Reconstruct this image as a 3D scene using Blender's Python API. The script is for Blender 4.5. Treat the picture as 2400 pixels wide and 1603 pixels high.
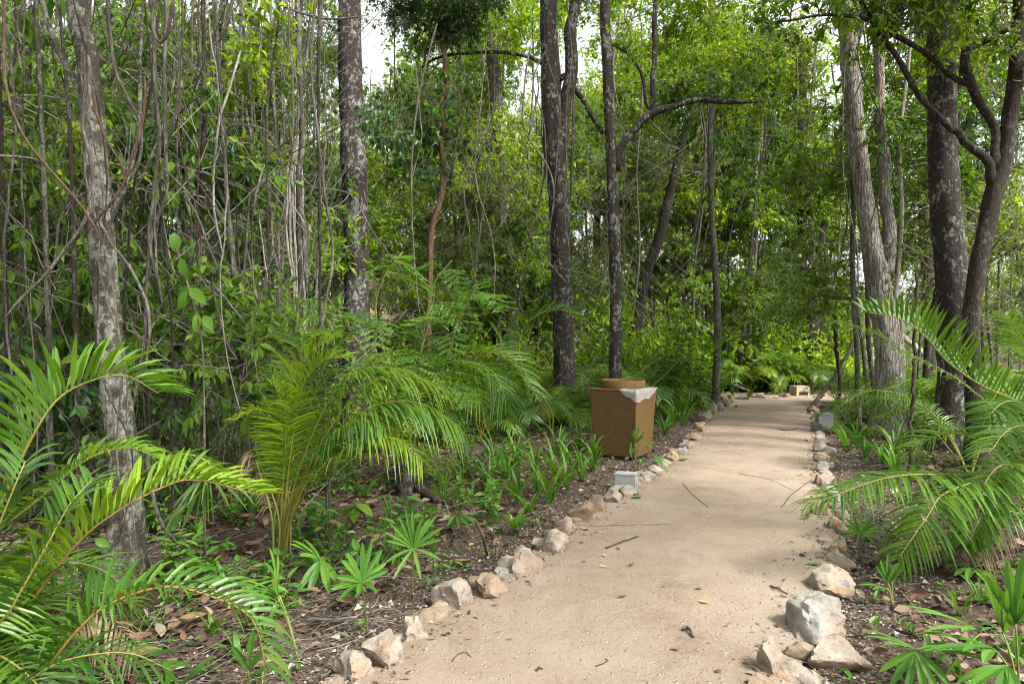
import bpy, math, random
import numpy as np
from mathutils import Vector, Matrix, noise as mnoise

random.seed(7)
rng = np.random.default_rng(7)
for o in list(bpy.data.objects):
    bpy.data.objects.remove(o, do_unlink=True)
scene = bpy.context.scene
COL = scene.collection

# ------------------------------------------------------------------ camera
CAM_H = 1.5
FPX = 1600.0            # focal length in photograph pixels (24 mm on a 36 mm sensor, 2400 px wide)
CX, CY = 1200.0, 801.5
cam_d = bpy.data.cameras.new('camera')
cam_d.sensor_width = 36.0
cam_d.lens = 24.0
cam_d.clip_start = 0.05
cam_d.clip_end = 600.0
cam = bpy.data.objects.new('camera', cam_d)
COL.objects.link(cam)
cam.location = (0, 0, CAM_H)
cam.rotation_euler = (math.radians(90), 0, 0)
scene.camera = cam

# ------------------------------------------------------------------ sky, sun, exposure
SUN_EL, SUN_AZ = math.radians(50), math.radians(128)      # azimuth from +Y towards +X
world = bpy.data.worlds.new('World')
scene.world = world
world.use_nodes = True
wn, wl = world.node_tree.nodes, world.node_tree.links
bg = wn['Background']
sky = wn.new('ShaderNodeTexSky')
sky.sky_type = 'NISHITA'
sky.sun_disc = False
sky.sun_elevation = SUN_EL
sky.sun_rotation = SUN_AZ
sky.dust_density = 4.0
sky.air_density = 1.0
sky.ozone_density = 1.0
hs = wn.new('ShaderNodeHueSaturation')
hs.inputs['Saturation'].default_value = 0.15              # thin bright cloud: a nearly white sky
wl.new(sky.outputs[0], hs.inputs['Color'])
wl.new(hs.outputs[0], bg.inputs['Color'])
bg.inputs['Strength'].default_value = 0.15

sun_d = bpy.data.lights.new('sun', 'SUN')
sun_d.energy = 2.8
sun_d.angle = math.radians(10)
sun_d.color = (1.0, 0.965, 0.90)
sun = bpy.data.objects.new('sun', sun_d)
COL.objects.link(sun)
sv = Vector((math.sin(SUN_AZ) * math.cos(SUN_EL), math.cos(SUN_AZ) * math.cos(SUN_EL), math.sin(SUN_EL)))
sun.rotation_euler = (-sv).to_track_quat('-Z', 'Y').to_euler()
sun.location = sv * 60

vs = scene.view_settings
vs.view_transform = 'Standard'
vs.look = 'None'
vs.gamma = 1.0
vs.use_curve_mapping = False
vs.exposure = 1.68
scene.cycles.use_denoising = True
scene.cycles.filter_width = 1.1
scene.cycles.max_bounces = 8
scene.cycles.diffuse_bounces = 4
scene.cycles.glossy_bounces = 2
scene.cycles.transmission_bounces = 5
scene.cycles.transparent_max_bounces = 6
scene.cycles.sample_clamp_indirect = 6.0
scene.cycles.caustics_reflective = False
scene.cycles.caustics_refractive = False


# ------------------------------------------------------------------ pixel helpers
def P(px, py, d):
    return Vector(((px - CX) / FPX * d, d, CAM_H - (py - CY) / FPX * d))


def Gd(py):
    return CAM_H * FPX / (py - CY)


def G(px, py):
    d = Gd(py)
    return Vector(((px - CX) / FPX * d, d, 0.0))


def proj(p):
    return (CX + p[0] / p[1] * FPX, CY - (p[2] - CAM_H) / p[1] * FPX)


# ------------------------------------------------------------------ path edges and ground height
LPX = [(700, 1700), (835, 1590), (930, 1530), (1010, 1470), (1100, 1410), (1190, 1365), (1290, 1290), (1350, 1235),
       (1400, 1200), (1470, 1160), (1530, 1115), (1600, 1065), (1640, 1015), (1672, 972), (1705, 948), (1716, 938), (1690, 929)]
RPX = [(1760, 1700), (1800, 1603), (1850, 1500), (1905, 1400), (1935, 1340), (1945, 1280), (1940, 1230), (1925, 1170),
       (1915, 1110), (1912, 1050), (1905, 1000), (1900, 968), (1905, 952)]
LE = [(-1.7, -6.0), (-1.5, 1.0)] + [tuple(G(*p)[:2]) for p in LPX]
RE = [(1.0, -6.0), (1.0, 1.0)] + [tuple(G(*p)[:2]) for p in RPX] + [(9.2, 16.9), (13.0, 17.2), (17.0, 17.0)]
LE_y = np.array([p[1] for p in LE]); LE_x = np.array([p[0] for p in LE])
RE_y = np.array([p[1] for p in RE[:-2]]); RE_x = np.array([p[0] for p in RE[:-2]])
FAR_Y = LE_y[-1] + 0.05


def path_dist(x, y):
    """signed distance (roughly) outside the path; negative inside"""
    x = np.asarray(x, float); y = np.asarray(y, float)
    xl = np.interp(y, LE_y, LE_x)
    xr = np.interp(y, RE_y, RE_x)
    xr = np.where(y > 17.0, 17.0, xr)
    d = np.maximum(xl - x, x - xr)
    dy = y - FAR_Y
    return np.where(y > FAR_Y, np.hypot(np.maximum(d, 0), dy), d)


def hgt(x, y):
    x = np.asarray(x, float); y = np.asarray(y, float)
    d = np.clip(path_dist(x, y), 0, None)
    n = (np.sin(x * 1.3 + y * .7) + np.sin(x * -.8 + y * 1.9 + 1.7) + .6 * np.sin(x * 3.1 + 2) * np.sin(y * 2.7)) * .035
    far = np.clip((y - 22) / 30.0, 0, 1) * 0.4
    return (n + .02) * np.clip(d / 1.2, 0, 1) + far * np.clip(d / 4, 0, 1)


def gz(x, y):
    return float(hgt(x, y))


# ------------------------------------------------------------------ materials
MATS = {}


def new_mat(name):
    m = bpy.data.materials.new(name)
    m.use_nodes = True
    nt = m.node_tree
    for n in list(nt.nodes):
        nt.nodes.remove(n)
    out = nt.nodes.new('ShaderNodeOutputMaterial')
    MATS[name] = m
    return m, nt, out


def N(nt, t, **kw):
    n = nt.nodes.new(t)
    for k, v in kw.items():
        setattr(n, k, v)
    return n


def ramp(nt, fac, stops):
    r = nt.nodes.new('ShaderNodeValToRGB')
    el = r.color_ramp.elements
    while len(el) < len(stops):
        el.new(0.5)
    for e, (p, c) in zip(el, stops):
        e.position = p
        e.color = (*c, 1.0)
    nt.links.new(fac, r.inputs['Fac'])
    return r.outputs['Color']


def noise(nt, vec, scale, detail=4, rough=.55, dist=0.0):
    n = nt.nodes.new('ShaderNodeTexNoise')
    n.inputs['Scale'].default_value = scale
    n.inputs['Detail'].default_value = detail
    n.inputs['Roughness'].default_value = rough
    n.inputs['Distortion'].default_value = dist
    nt.links.new(vec, n.inputs['Vector'])
    return n.outputs['Fac']


def mixc(nt, fac, a, b, mode='MIX'):
    m = nt.nodes.new('ShaderNodeMix')
    m.data_type = 'RGBA'
    m.blend_type = mode
    for s, v in ((m.inputs['Factor'], fac), (m.inputs['A'], a), (m.inputs['B'], b)):
        pass
    ins = [i for i in m.inputs if i.enabled]
    for s, v in zip((m.inputs[0], m.inputs[6], m.inputs[7]), (fac, a, b)):
        if hasattr(v, 'links') or hasattr(v, 'is_linked'):
            nt.links.new(v, s)
        elif isinstance(v, (int, float)):
            s.default_value = v
        else:
            s.default_value = (*v, 1.0)
    return m.outputs[2]


def mapr(nt, v, a, b, c=0.0, d=1.0):
    m = nt.nodes.new('ShaderNodeMapRange')
    m.inputs[1].default_value = a; m.inputs[2].default_value = b
    m.inputs[3].default_value = c; m.inputs[4].default_value = d
    nt.links.new(v, m.inputs[0])
    return m.outputs[0]


def coords(nt, scale=(1, 1, 1), obj_random=True):
    tc = nt.nodes.new('ShaderNodeTexCoord')
    mp = nt.nodes.new('ShaderNodeMapping')
    mp.inputs['Scale'].default_value = scale
    nt.links.new(tc.outputs['Object'], mp.inputs['Vector'])
    if obj_random:
        oi = nt.nodes.new('ShaderNodeObjectInfo')
        mu = nt.nodes.new('ShaderNodeMath'); mu.operation = 'MULTIPLY'; mu.inputs[1].default_value = 37.0
        nt.links.new(oi.outputs['Random'], mu.inputs[0])
        cb = nt.nodes.new('ShaderNodeCombineXYZ')
        nt.links.new(mu.outputs[0], cb.inputs[0]); nt.links.new(mu.outputs[0], cb.inputs[2])
        nt.links.new(cb.outputs[0], mp.inputs['Location'])
    return mp.outputs[0]


def bump(nt, h, strength, dist):
    b = nt.nodes.new('ShaderNodeBump')
    b.inputs['Strength'].default_value = strength
    b.inputs['Distance'].default_value = dist
    nt.links.new(h, b.inputs['Height'])
    return b.outputs[0]


def leaf_mat(name, stops, trans=.38, rough=.42, tcol=(1.5, 1.5, .42), spec=.18):
    m, nt, out = new_mat(name)
    geo = N(nt, 'ShaderNodeNewGeometry')
    oi = N(nt, 'ShaderNodeObjectInfo')
    c = ramp(nt, geo.outputs['Random Per Island'], stops)
    h = N(nt, 'ShaderNodeHueSaturation')
    nt.links.new(c, h.inputs['Color'])
    nt.links.new(mapr(nt, oi.outputs['Random'], 0, 1, .72, 1.3), h.inputs['Value'])
    nt.links.new(mapr(nt, oi.outputs['Random'], 0, 1, .515, .485), h.inputs['Hue'])
    p = N(nt, 'ShaderNodeBsdfPrincipled')
    nt.links.new(h.outputs[0], p.inputs['Base Color'])
    p.inputs['Roughness'].default_value = rough
    p.inputs['Specular IOR Level'].default_value = spec
    t = N(nt, 'ShaderNodeBsdfTranslucent')
    nt.links.new(mixc(nt, 1.0, h.outputs[0], tcol, 'MULTIPLY'), t.inputs['Color'])
    mx = N(nt, 'ShaderNodeMixShader')
    mx.inputs[0].default_value = trans
    nt.links.new(p.outputs[0], mx.inputs[1]); nt.links.new(t.outputs[0], mx.inputs[2])
    nt.links.new(mx.outputs[0], out.inputs['Surface'])
    return m


def bark_mat(name, dark, mid, lichen, cover=.5, patch=14.0, vstretch=.35, fissure=0.0, streak=None):
    m, nt, out = new_mat(name)
    v = coords(nt, (1, 1, vstretch))
    n1 = noise(nt, v, patch * 2.2, 5, .65)
    n2 = noise(nt, v, patch, 6, .68, .4)
    n3 = noise(nt, v, patch * .22, 3, .5)
    base = mixc(nt, n1, dark, mid)
    lo = .5 + (.5 - cover) * .35
    add = N(nt, 'ShaderNodeMath', operation='MULTIPLY_ADD')
    nt.links.new(n3, add.inputs[0]); add.inputs[1].default_value = .45
    sub = N(nt, 'ShaderNodeMath', operation='SUBTRACT')
    nt.links.new(n2, sub.inputs[0]); sub.inputs[1].default_value = .22
    nt.links.new(sub.outputs[0], add.inputs[2])
    mask0 = mapr(nt, add.outputs[0], lo - .02, lo + .11)
    n4 = noise(nt, v, patch * 5, 4, .7)
    mk = N(nt, 'ShaderNodeMath', operation='MULTIPLY')
    nt.links.new(mask0, mk.inputs[0]); nt.links.new(mapr(nt, n4, .36, .6, .25, 1.0), mk.inputs[1])
    mask = mk.outputs[0]
    col = mixc(nt, mask, base, lichen)
    vs2 = coords(nt, (1, 1, .10))
    n5 = noise(nt, vs2, patch * 2.0, 4, .6)
    col = mixc(nt, mapr(nt, n5, .58, .72, 0, .4), col, tuple(c * .6 for c in dark))
    hgt_in = n1
    if streak is not None:
        vs_ = coords(nt, (1, 1, .06))
        col = mixc(nt, mapr(nt, noise(nt, vs_, 9, 3), .56, .66, 0, .75), col, streak)
    if fissure > 0:
        vf = coords(nt, (1, 1, .13))
        f = N(nt, 'ShaderNodeTexVoronoi', feature='DISTANCE_TO_EDGE')
        f.inputs['Scale'].default_value = 26
        nt.links.new(vf, f.inputs['Vector'])
        fm = mapr(nt, f.outputs['Distance'], 0.0, .12)
        col = mixc(nt, mapr(nt, f.outputs['Distance'], 0, .07, fissure, 0), col, tuple(c * .35 for c in dark))
        hgt_in = fm
    p = N(nt, 'ShaderNodeBsdfPrincipled')
    nt.links.new(col, p.inputs['Base Color'])
    p.inputs['Roughness'].default_value = .9
    p.inputs['Specular IOR Level'].default_value = .15
    bh = N(nt, 'ShaderNodeMath', operation='ADD')
    nt.links.new(hgt_in, bh.inputs[0]); nt.links.new(n5, bh.inputs[1])
    nt.links.new(bump(nt, bh.outputs[0], .9, .025), p.inputs['Normal'])
    nt.links.new(p.outputs[0], out.inputs['Surface'])
    return m


def plain_mat(name, a, b, scale=20.0, rough=.8, bstr=.3, bdist=.004, spec=.3, stretch=(1, 1, 1)):
    m, nt, out = new_mat(name)
    v = coords(nt, stretch)
    n1 = noise(nt, v, scale, 5, .6)
    p = N(nt, 'ShaderNodeBsdfPrincipled')
    nt.links.new(ramp(nt, n1, [(.3, a), (.7, b)]), p.inputs['Base Color'])
    p.inputs['Roughness'].default_value = rough
    p.inputs['Specular IOR Level'].default_value = spec
    nt.links.new(bump(nt, n1, bstr, bdist), p.inputs['Normal'])
    nt.links.new(p.outputs[0], out.inputs['Surface'])
    return m


def island_mat(name, stops, rough=.75, trans=0.0):
    m, nt, out = new_mat(name)
    geo = N(nt, 'ShaderNodeNewGeometry')
    c = ramp(nt, geo.outputs['Random Per Island'], stops)
    p = N(nt, 'ShaderNodeBsdfPrincipled')
    nt.links.new(c, p.inputs['Base Color'])
    p.inputs['Roughness'].default_value = rough
    p.inputs['Specular IOR Level'].default_value = .25
    nt.links.new(p.outputs[0], out.inputs['Surface'])
    return m


# foliage
leaf_mat('leaf_bright', [(0, (.075, .15, .010)), (.5, (.16, .27, .014)), (1, (.27, .37, .026))], .5)
leaf_mat('leaf_mid', [(0, (.045, .105, .013)), (.6, (.085, .175, .018)), (1, (.15, .25, .03))], .45)
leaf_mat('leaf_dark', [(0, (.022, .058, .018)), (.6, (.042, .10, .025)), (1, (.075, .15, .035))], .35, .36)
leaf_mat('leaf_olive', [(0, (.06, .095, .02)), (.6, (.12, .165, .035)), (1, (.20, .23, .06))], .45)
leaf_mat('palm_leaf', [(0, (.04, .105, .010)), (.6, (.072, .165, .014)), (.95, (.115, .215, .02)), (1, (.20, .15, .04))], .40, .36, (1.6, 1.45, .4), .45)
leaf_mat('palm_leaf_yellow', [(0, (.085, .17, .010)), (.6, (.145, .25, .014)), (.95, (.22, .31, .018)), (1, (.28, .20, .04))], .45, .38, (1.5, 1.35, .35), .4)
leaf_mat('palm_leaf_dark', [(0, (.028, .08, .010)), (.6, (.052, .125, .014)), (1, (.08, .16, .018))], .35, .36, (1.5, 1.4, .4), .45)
leaf_mat('palm_dry', [(0, (.12, .075, .04)), (.6, (.20, .14, .085)), (1, (.26, .20, .12))], .25, .6, (1.1, 1.0, .8), .2)
leaf_mat('fern_leaf', [(0, (.06, .15, .025)), (.6, (.10, .22, .04)), (1, (.15, .28, .06))], .42, .45)
leaf_mat('seedling_leaf', [(0, (.04, .12, .02)), (.6, (.075, .18, .025)), (1, (.13, .24, .04))], .36, .38)
plain_mat('rachis', (.11, .13, .022), (.20, .17, .03), 30, .5)
plain_mat('rachis_orange', (.13, .075, .018), (.19, .13, .028), 20, .5)
plain_mat('green_stem', (.10, .13, .03), (.20, .20, .05), 20, .55)
# bark
bark_mat('bark_mottled', (.016, .013, .011), (.05, .041, .034), (.27, .27, .245), .36, 20, .7)
bark_mat('bark_lichen', (.028, .024, .017), (.09, .08, .058), (.27, .275, .22), .5, 20, .9)
bark_mat('bark_grey', (.12, .108, .088), (.24, .22, .185), (.35, .34, .30), .55, 18, .5, .35, (.18, .095, .055))
bark_mat('bark_dark', (.016, .013, .010), (.05, .04, .03), (.13, .125, .10), .36, 28, .5)
bark_mat('bark_red', (.07, .035, .02), (.16, .09, .055), (.20, .16, .12), .35, 18, .3)
bark_mat('bark_pole', (.03, .027, .02), (.085, .079, .06), (.19, .19, .15), .48, 30, .4)
bark_mat('bark_pale', (.13, .115, .09), (.24, .22, .18), (.34, .325, .28), .5, 14, .3)
bark_mat('bark_orange', (.16, .07, .03), (.30, .14, .06), (.30, .2, .13), .35, 14, .3)
bark_mat('vine_bark', (.05, .043, .031), (.125, .11, .086), (.22, .208, .175), .5, 40, .25)
bark_mat('vine_brown', (.06, .037, .023), (.12, .078, .05), (.17, .14, .10), .35, 40, .25)
bark_mat('log_pale', (.24, .19, .13), (.42, .36, .27), (.48, .45, .38), .5, 8, 1)
plain_mat('twig', (.09, .075, .055), (.24, .21, .17), 6, .9)
island_mat('dry_twigs', [(0, (.05, .04, .03)), (.5, (.15, .12, .09)), (1, (.30, .26, .21))], .9)
island_mat('brush', [(0, (.035, .03, .022)), (.6, (.10, .09, .07)), (1, (.21, .195, .16))], .9)
island_mat('litter', [(0, (.035, .022, .014)), (.35, (.085, .046, .029)), (.65, (.13, .075, .047)), (.88, (.18, .13, .086)), (.96, (.27, .225, .165)), (1, (.10, .14, .04))], .7)
island_mat('gravel_chips', [(0, (.035, .028, .022)), (.35, (.12, .096, .074)), (.7, (.22, .18, .14)), (1, (.36, .31, .25))], .9)
island_mat('crumbs', [(0, (.03, .022, .016)), (.4, (.10, .07, .045)), (.6, (.36, .29, .22)), (1, (.46, .40, .32))], .9)
island_mat('dead_leaf', [(0, (.10, .05, .028)), (.5, (.165, .085, .05)), (1, (.23, .145, .09))], .65)
plain_mat('leaf_orange', (.38, .19, .04), (.5, .27, .07), 30, .6)
plain_mat('leaf_grey', (.22, .22, .22), (.33, .33, .33), 30, .7)
plain_mat('leaf_green_fallen', (.07, .16, .03), (.12, .22, .04), 30, .5)
plain_mat('leaf_yellow_fallen', (.3, .28, .06), (.42, .36, .1), 30, .6)
plain_mat('pod_dark', (.03, .03, .032), (.08, .075, .075), 40, .5)
plain_mat('dark_wood', (.03, .02, .015), (.09, .06, .045), 30, .9)
plain_mat('thatch', (.40, .29, .22), (.62, .48, .38), 9, .95, .8, .05, .1, (4, 4, 1))
plain_mat('white_paint', (.66, .66, .63), (.8, .8, .78), 8, .7)
plain_mat('hut_wood', (.16, .10, .06), (.28, .18, .11), 9, .9)


def ground_mats():
    # forest floor: dark humus, pale limestone chips close to the path
    m, nt, out = new_mat('forest_floor')
    v = coords(nt, (1, 1, 1), False)
    big = noise(nt, v, 1.6, 4)
    fine = noise(nt, v, 28, 6, .7)
    at = N(nt, 'ShaderNodeAttribute', attribute_name='verge')
    humus = ramp(nt, fine, [(.3, (.022, .017, .012)), (.55, (.075, .052, .036)), (.75, (.17, .115, .08))])
    vo = N(nt, 'ShaderNodeTexVoronoi'); vo.inputs['Scale'].default_value = 70
    nt.links.new(v, vo.inputs['Vector'])
    chips = ramp(nt, vo.outputs['Color'], [(.25, (.02, .017, .014)), (.6, (.08, .062, .047)), (.9, (.26, .21, .165))])
    f = N(nt, 'ShaderNodeMath', operation='MULTIPLY')
    nt.links.new(at.outputs['Fac'], f.inputs[0])
    nt.links.new(mapr(nt, big, .3, .62, .25, 1.0), f.inputs[1])
    col = mixc(nt, f.outputs[0], humus, chips)
    p = N(nt, 'ShaderNodeBsdfPrincipled')
    nt.links.new(col, p.inputs['Base Color'])
    p.inputs['Roughness'].default_value = .95
    p.inputs['Specular IOR Level'].default_value = .1
    nt.links.new(bump(nt, fine, .9, .03), p.inputs['Normal'])
    nt.links.new(p.outputs[0], out.inputs['Surface'])
    # the sandy limestone path
    m, nt, out = new_mat('path_sand')
    v = coords(nt, (1, 1, 1), False)
    big = noise(nt, v, .9, 5, .62)
    mid = noise(nt, v, 4.2, 6, .68)
    grit = noise(nt, v, 38, 6, .8)
    fine = noise(nt, v, 140, 4, .75)
    base = ramp(nt, big, [(.34, (.165, .114, .072)), (.5, (.235, .176, .122)), (.64, (.30, .244, .186))])
    base = mixc(nt, mapr(nt, mid, .44, .66, 0, .8), base, (.265, .208, .152))
    base = mixc(nt, mapr(nt, mid, .42, .30, 0, .6), base, (.135, .086, .051))
    base = mixc(nt, mapr(nt, grit, .35, .65, 0, .55), base, (.29, .235, .178))
    hts = []
    col = base
    for sc, th, ccol in ((34, .80, (.42, .36, .29)), (75, .66, (.40, .335, .26)), (110, .80, (.10, .066, .04))):
        vo = N(nt, 'ShaderNodeTexVoronoi'); vo.inputs['Scale'].default_value = sc
        nt.links.new(v, vo.inputs['Vector'])
        sepc = N(nt, 'ShaderNodeSeparateColor'); nt.links.new(vo.outputs['Color'], sepc.inputs[0])
        mm = N(nt, 'ShaderNodeMath', operation='MULTIPLY')
        nt.links.new(mapr(nt, vo.outputs['Distance'], .14, .30, 1, 0), mm.inputs[0]); nt.links.new(mapr(nt, sepc.outputs[0], th, th + .04), mm.inputs[1])
        col = mixc(nt, mm.outputs[0], col, ccol)
        hts.append(mm.outputs[0])
    col = mixc(nt, mapr(nt, fine, .60, .72, 0, .6), col, (.12, .08, .048))
    p = N(nt, 'ShaderNodeBsdfPrincipled')
    nt.links.new(col, p.inputs['Base Color'])
    p.inputs['Roughness'].default_value = .95
    p.inputs['Specular IOR Level'].default_value = .1
    acc = grit
    for h_, k_ in ((hts[0], .9), (hts[1], .5), (mid, 2.2)):
        ad = N(nt, 'ShaderNodeMath', operation='MULTIPLY_ADD')
        nt.links.new(h_, ad.inputs[0]); ad.inputs[1].default_value = k_; nt.links.new(acc, ad.inputs[2])
        acc = ad.outputs[0]
    nt.links.new(bump(nt, acc, .9, .016), p.inputs['Normal'])
    nt.links.new(p.outputs[0], out.inputs['Surface'])
    # limestone rock
    for nm, a, b, c in (('limestone', (.175, .138, .10), (.31, .265, .212), (.185, .11, .055)),
                        ('limestone_grey', (.095, .09, .08), (.29, .275, .24), (.20, .14, .09)),
                        ('limestone_tan', (.165, .115, .068), (.28, .215, .15), (.185, .10, .05)),
                        ('limestone_red', (.25, .125, .08), (.34, .2, .135), (.25, .14, .085))):
        m, nt, out = new_mat(nm)
        v = coords(nt)
        n1 = noise(nt, v, 7, 6, .65)
        n2 = noise(nt, v, 3.5, 4, .6)
        n3 = noise(nt, v, 26, 6, .72)
        col = ramp(nt, n1, [(.3, a), (.58, b)])
        col = mixc(nt, mapr(nt, n2, .52, .64, 0, .85), col, c)
        col = mixc(nt, mapr(nt, n3, .57, .68, 0, .6), col, (.075, .065, .055))
        tg = N(nt, 'ShaderNodeTexCoord'); sx_ = N(nt, 'ShaderNodeSeparateXYZ')
        nt.links.new(tg.outputs['Generated'], sx_.inputs[0])
        jz = N(nt, 'ShaderNodeMath', operation='MULTIPLY_ADD')
        nt.links.new(n1, jz.inputs[0]); jz.inputs[1].default_value = -.55; nt.links.new(sx_.outputs[2], jz.inputs[2])
        col = mixc(nt, mapr(nt, jz.outputs[0], .02, .30, .8, 0), col, (.17, .115, .072))
        p = N(nt, 'ShaderNodeBsdfPrincipled')
        nt.links.new(col, p.inputs['Base Color'])
        p.inputs['Roughness'].default_value = .92
        p.inputs['Specular IOR Level'].default_value = .15
        nt.links.new(bump(nt, n3, .9, .02), p.inputs['Normal'])
        nt.links.new(p.outputs[0], out.inputs['Surface'])
    # bin: brown exposed-sand finish with stains
    m, nt, out = new_mat('bin_brown')
    v = coords(nt, (1, 1, 1), False)
    n1 = noise(nt, v, 60, 5, .7)
    n2 = noise(nt, v, 3.2, 4, .55)
    col = ramp(nt, n1, [(.3, (.075, .042, .014)), (.7, (.14, .083, .031))])
    col = mixc(nt, mapr(nt, n2, .6, .72, 0, .55), col, (.055, .034, .017))
    p = N(nt, 'ShaderNodeBsdfPrincipled')
    n6 = noise(nt, coords(nt, (1, 1, .25), False), 9, 5, .6)
    col = mixc(nt, mapr(nt, n6, .52, .72, 0, .5), col, (.06, .036, .016))
    vsp = N(nt, 'ShaderNodeTexVoronoi'); vsp.inputs['Scale'].default_value = 3.1; nt.links.new(v, vsp.inputs['Vector'])
    col = mixc(nt, mapr(nt, vsp.outputs['Distance'], .10, .17, .75, 0), col, (.04, .024, .012))
    nt.links.new(col, p.inputs['Base Color']); p.inputs['Roughness'].default_value = .85
    p.inputs['Specular IOR Level'].default_value = .2
    nt.links.new(bump(nt, n1, .35, .004), p.inputs['Normal'])
    nt.links.new(p.outputs[0], out.inputs['Surface'])
    # thin clear plastic
    m, nt, out = new_mat('plastic_film')
    p = N(nt, 'ShaderNodeBsdfPrincipled')
    p.inputs['Base Color'].default_value = (.62, .63, .64, 1); p.inputs['Roughness'].default_value = .42
    p.inputs['Alpha'].default_value = .30
    nt.links.new(p.outputs[0], out.inputs['Surface'])


ground_mats()
plain_mat('concrete', (.21, .215, .205), (.28, .285, .272), 14, .85, .2)
plain_mat('concrete_tan', (.33, .24, .145), (.42, .315, .20), 14, .85, .2)
plain_mat('lamp_glass', (.5, .45, .36), (.6, .55, .45), 5, .3)
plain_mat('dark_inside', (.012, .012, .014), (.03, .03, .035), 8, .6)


# ------------------------------------------------------------------ mesh and object helpers
def mesh_np(name, V, Fs, mats=(), midx=None, smooth=False):
    """V (n,3); Fs list of (m,k) int arrays; midx list of material indices per array"""
    me = bpy.data.meshes.new(name)
    V = np.asarray(V, np.float32)
    Fs = [np.asarray(f, np.int32) for f in Fs if len(f)]
    nl = sum(f.size for f in Fs); npoly = sum(len(f) for f in Fs)
    me.vertices.add(len(V)); me.loops.add(nl); me.polygons.add(npoly)
    me.vertices.foreach_set('co', V.ravel())
    me.loops.foreach_set('vertex_index', np.concatenate([f.ravel() for f in Fs]))
    starts, s = [], 0
    for f in Fs:
        k = f.shape[1]
        starts.append(np.arange(len(f), dtype=np.int32) * k + s); s += f.size
    me.polygons.foreach_set('loop_start', np.concatenate(starts))
    if midx:
        me.polygons.foreach_set('material_index', np.concatenate([np.full(len(f), m, np.int32) for f, m in zip(Fs, midx)]))
    if True:
        if smooth is True or smooth is False:
            sm = np.full(npoly, smooth, bool)
        else:
            sm = np.concatenate([np.full(len(f), s_, bool) for f, s_ in zip(Fs, smooth)])
        me.polygons.foreach_set('use_smooth', sm)
    me.update(calc_edges=True)
    for m in mats:
        me.materials.append(MATS[m])
    return me


def link(name, me, parent=None, loc=None):
    o = bpy.data.objects.new(name, me)
    COL.objects.link(o)
    if parent is not None:
        o.parent = parent
    if loc is not None:
        o.location = loc
    return o


def tag(o, label=None, cat=None, group=None, kind=None):
    if label: o['label'] = label
    if cat: o['category'] = cat
    if group: o['group'] = group
    if kind: o['kind'] = kind
    return o


def thing(name, loc, label, cat, group=None):
    o = bpy.data.objects.new(name, None)
    o.empty_display_size = .1
    COL.objects.link(o)
    o.location = loc
    return tag(o, label, cat, group)


class MB:
    """collects geometry of one mesh"""
    def __init__(s):
        s.V, s.Q, s.T, s.n = [], [], [], 0

    def add(s, V, Q=None, T=None):
        V = np.asarray(V, float).reshape(-1, 3)
        s.V.append(V)
        if Q is not None and len(Q): s.Q.append(np.asarray(Q, int) + s.n)
        if T is not None and len(T): s.T.append(np.asarray(T, int) + s.n)
        s.n += len(V)
        return s

    def arrays(s):
        V = np.concatenate(s.V)
        Q = np.concatenate(s.Q) if s.Q else np.zeros((0, 4), int)
        T = np.concatenate(s.T) if s.T else np.zeros((0, 3), int)
        return V, Q, T

    def build(s, name, mat, parent=None, origin=(0, 0, 0), smooth=True):
        V, Q, T = s.arrays()
        V = V - np.array(origin)
        Fs = [f for f in (Q, T) if len(f)]
        me = mesh_np(name, V, Fs, [mat], None, smooth)
        return link(name, me, parent)


def spline(pts, n):
    """Catmull-Rom through pts -> (n,3)"""
    p = np.array([tuple(q) for q in pts], float)
    if len(p) == 2:
        t = np.linspace(0, 1, n)[:, None]
        return p[0] * (1 - t) + p[1] * t
    P0 = np.vstack([2 * p[0] - p[1], p, 2 * p[-1] - p[-2]])
    seg = np.linalg.norm(np.diff(p, axis=0), axis=1)
    cum = np.concatenate([[0], np.cumsum(seg)]); cum /= cum[-1]
    out = []
    for t in np.linspace(0, 1, n):
        i = min(int(np.searchsorted(cum, t, side='right') - 1), len(p) - 2)
        u = (t - cum[i]) / max(cum[i + 1] - cum[i], 1e-9)
        a, b, c, d = P0[i], P0[i + 1], P0[i + 2], P0[i + 3]
        out.append(.5 * ((2 * b) + (-a + c) * u + (2 * a - 5 * b + 4 * c - d) * u * u + (-a + 3 * b - 3 * c + d) * u ** 3))
    return np.array(out)


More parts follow.
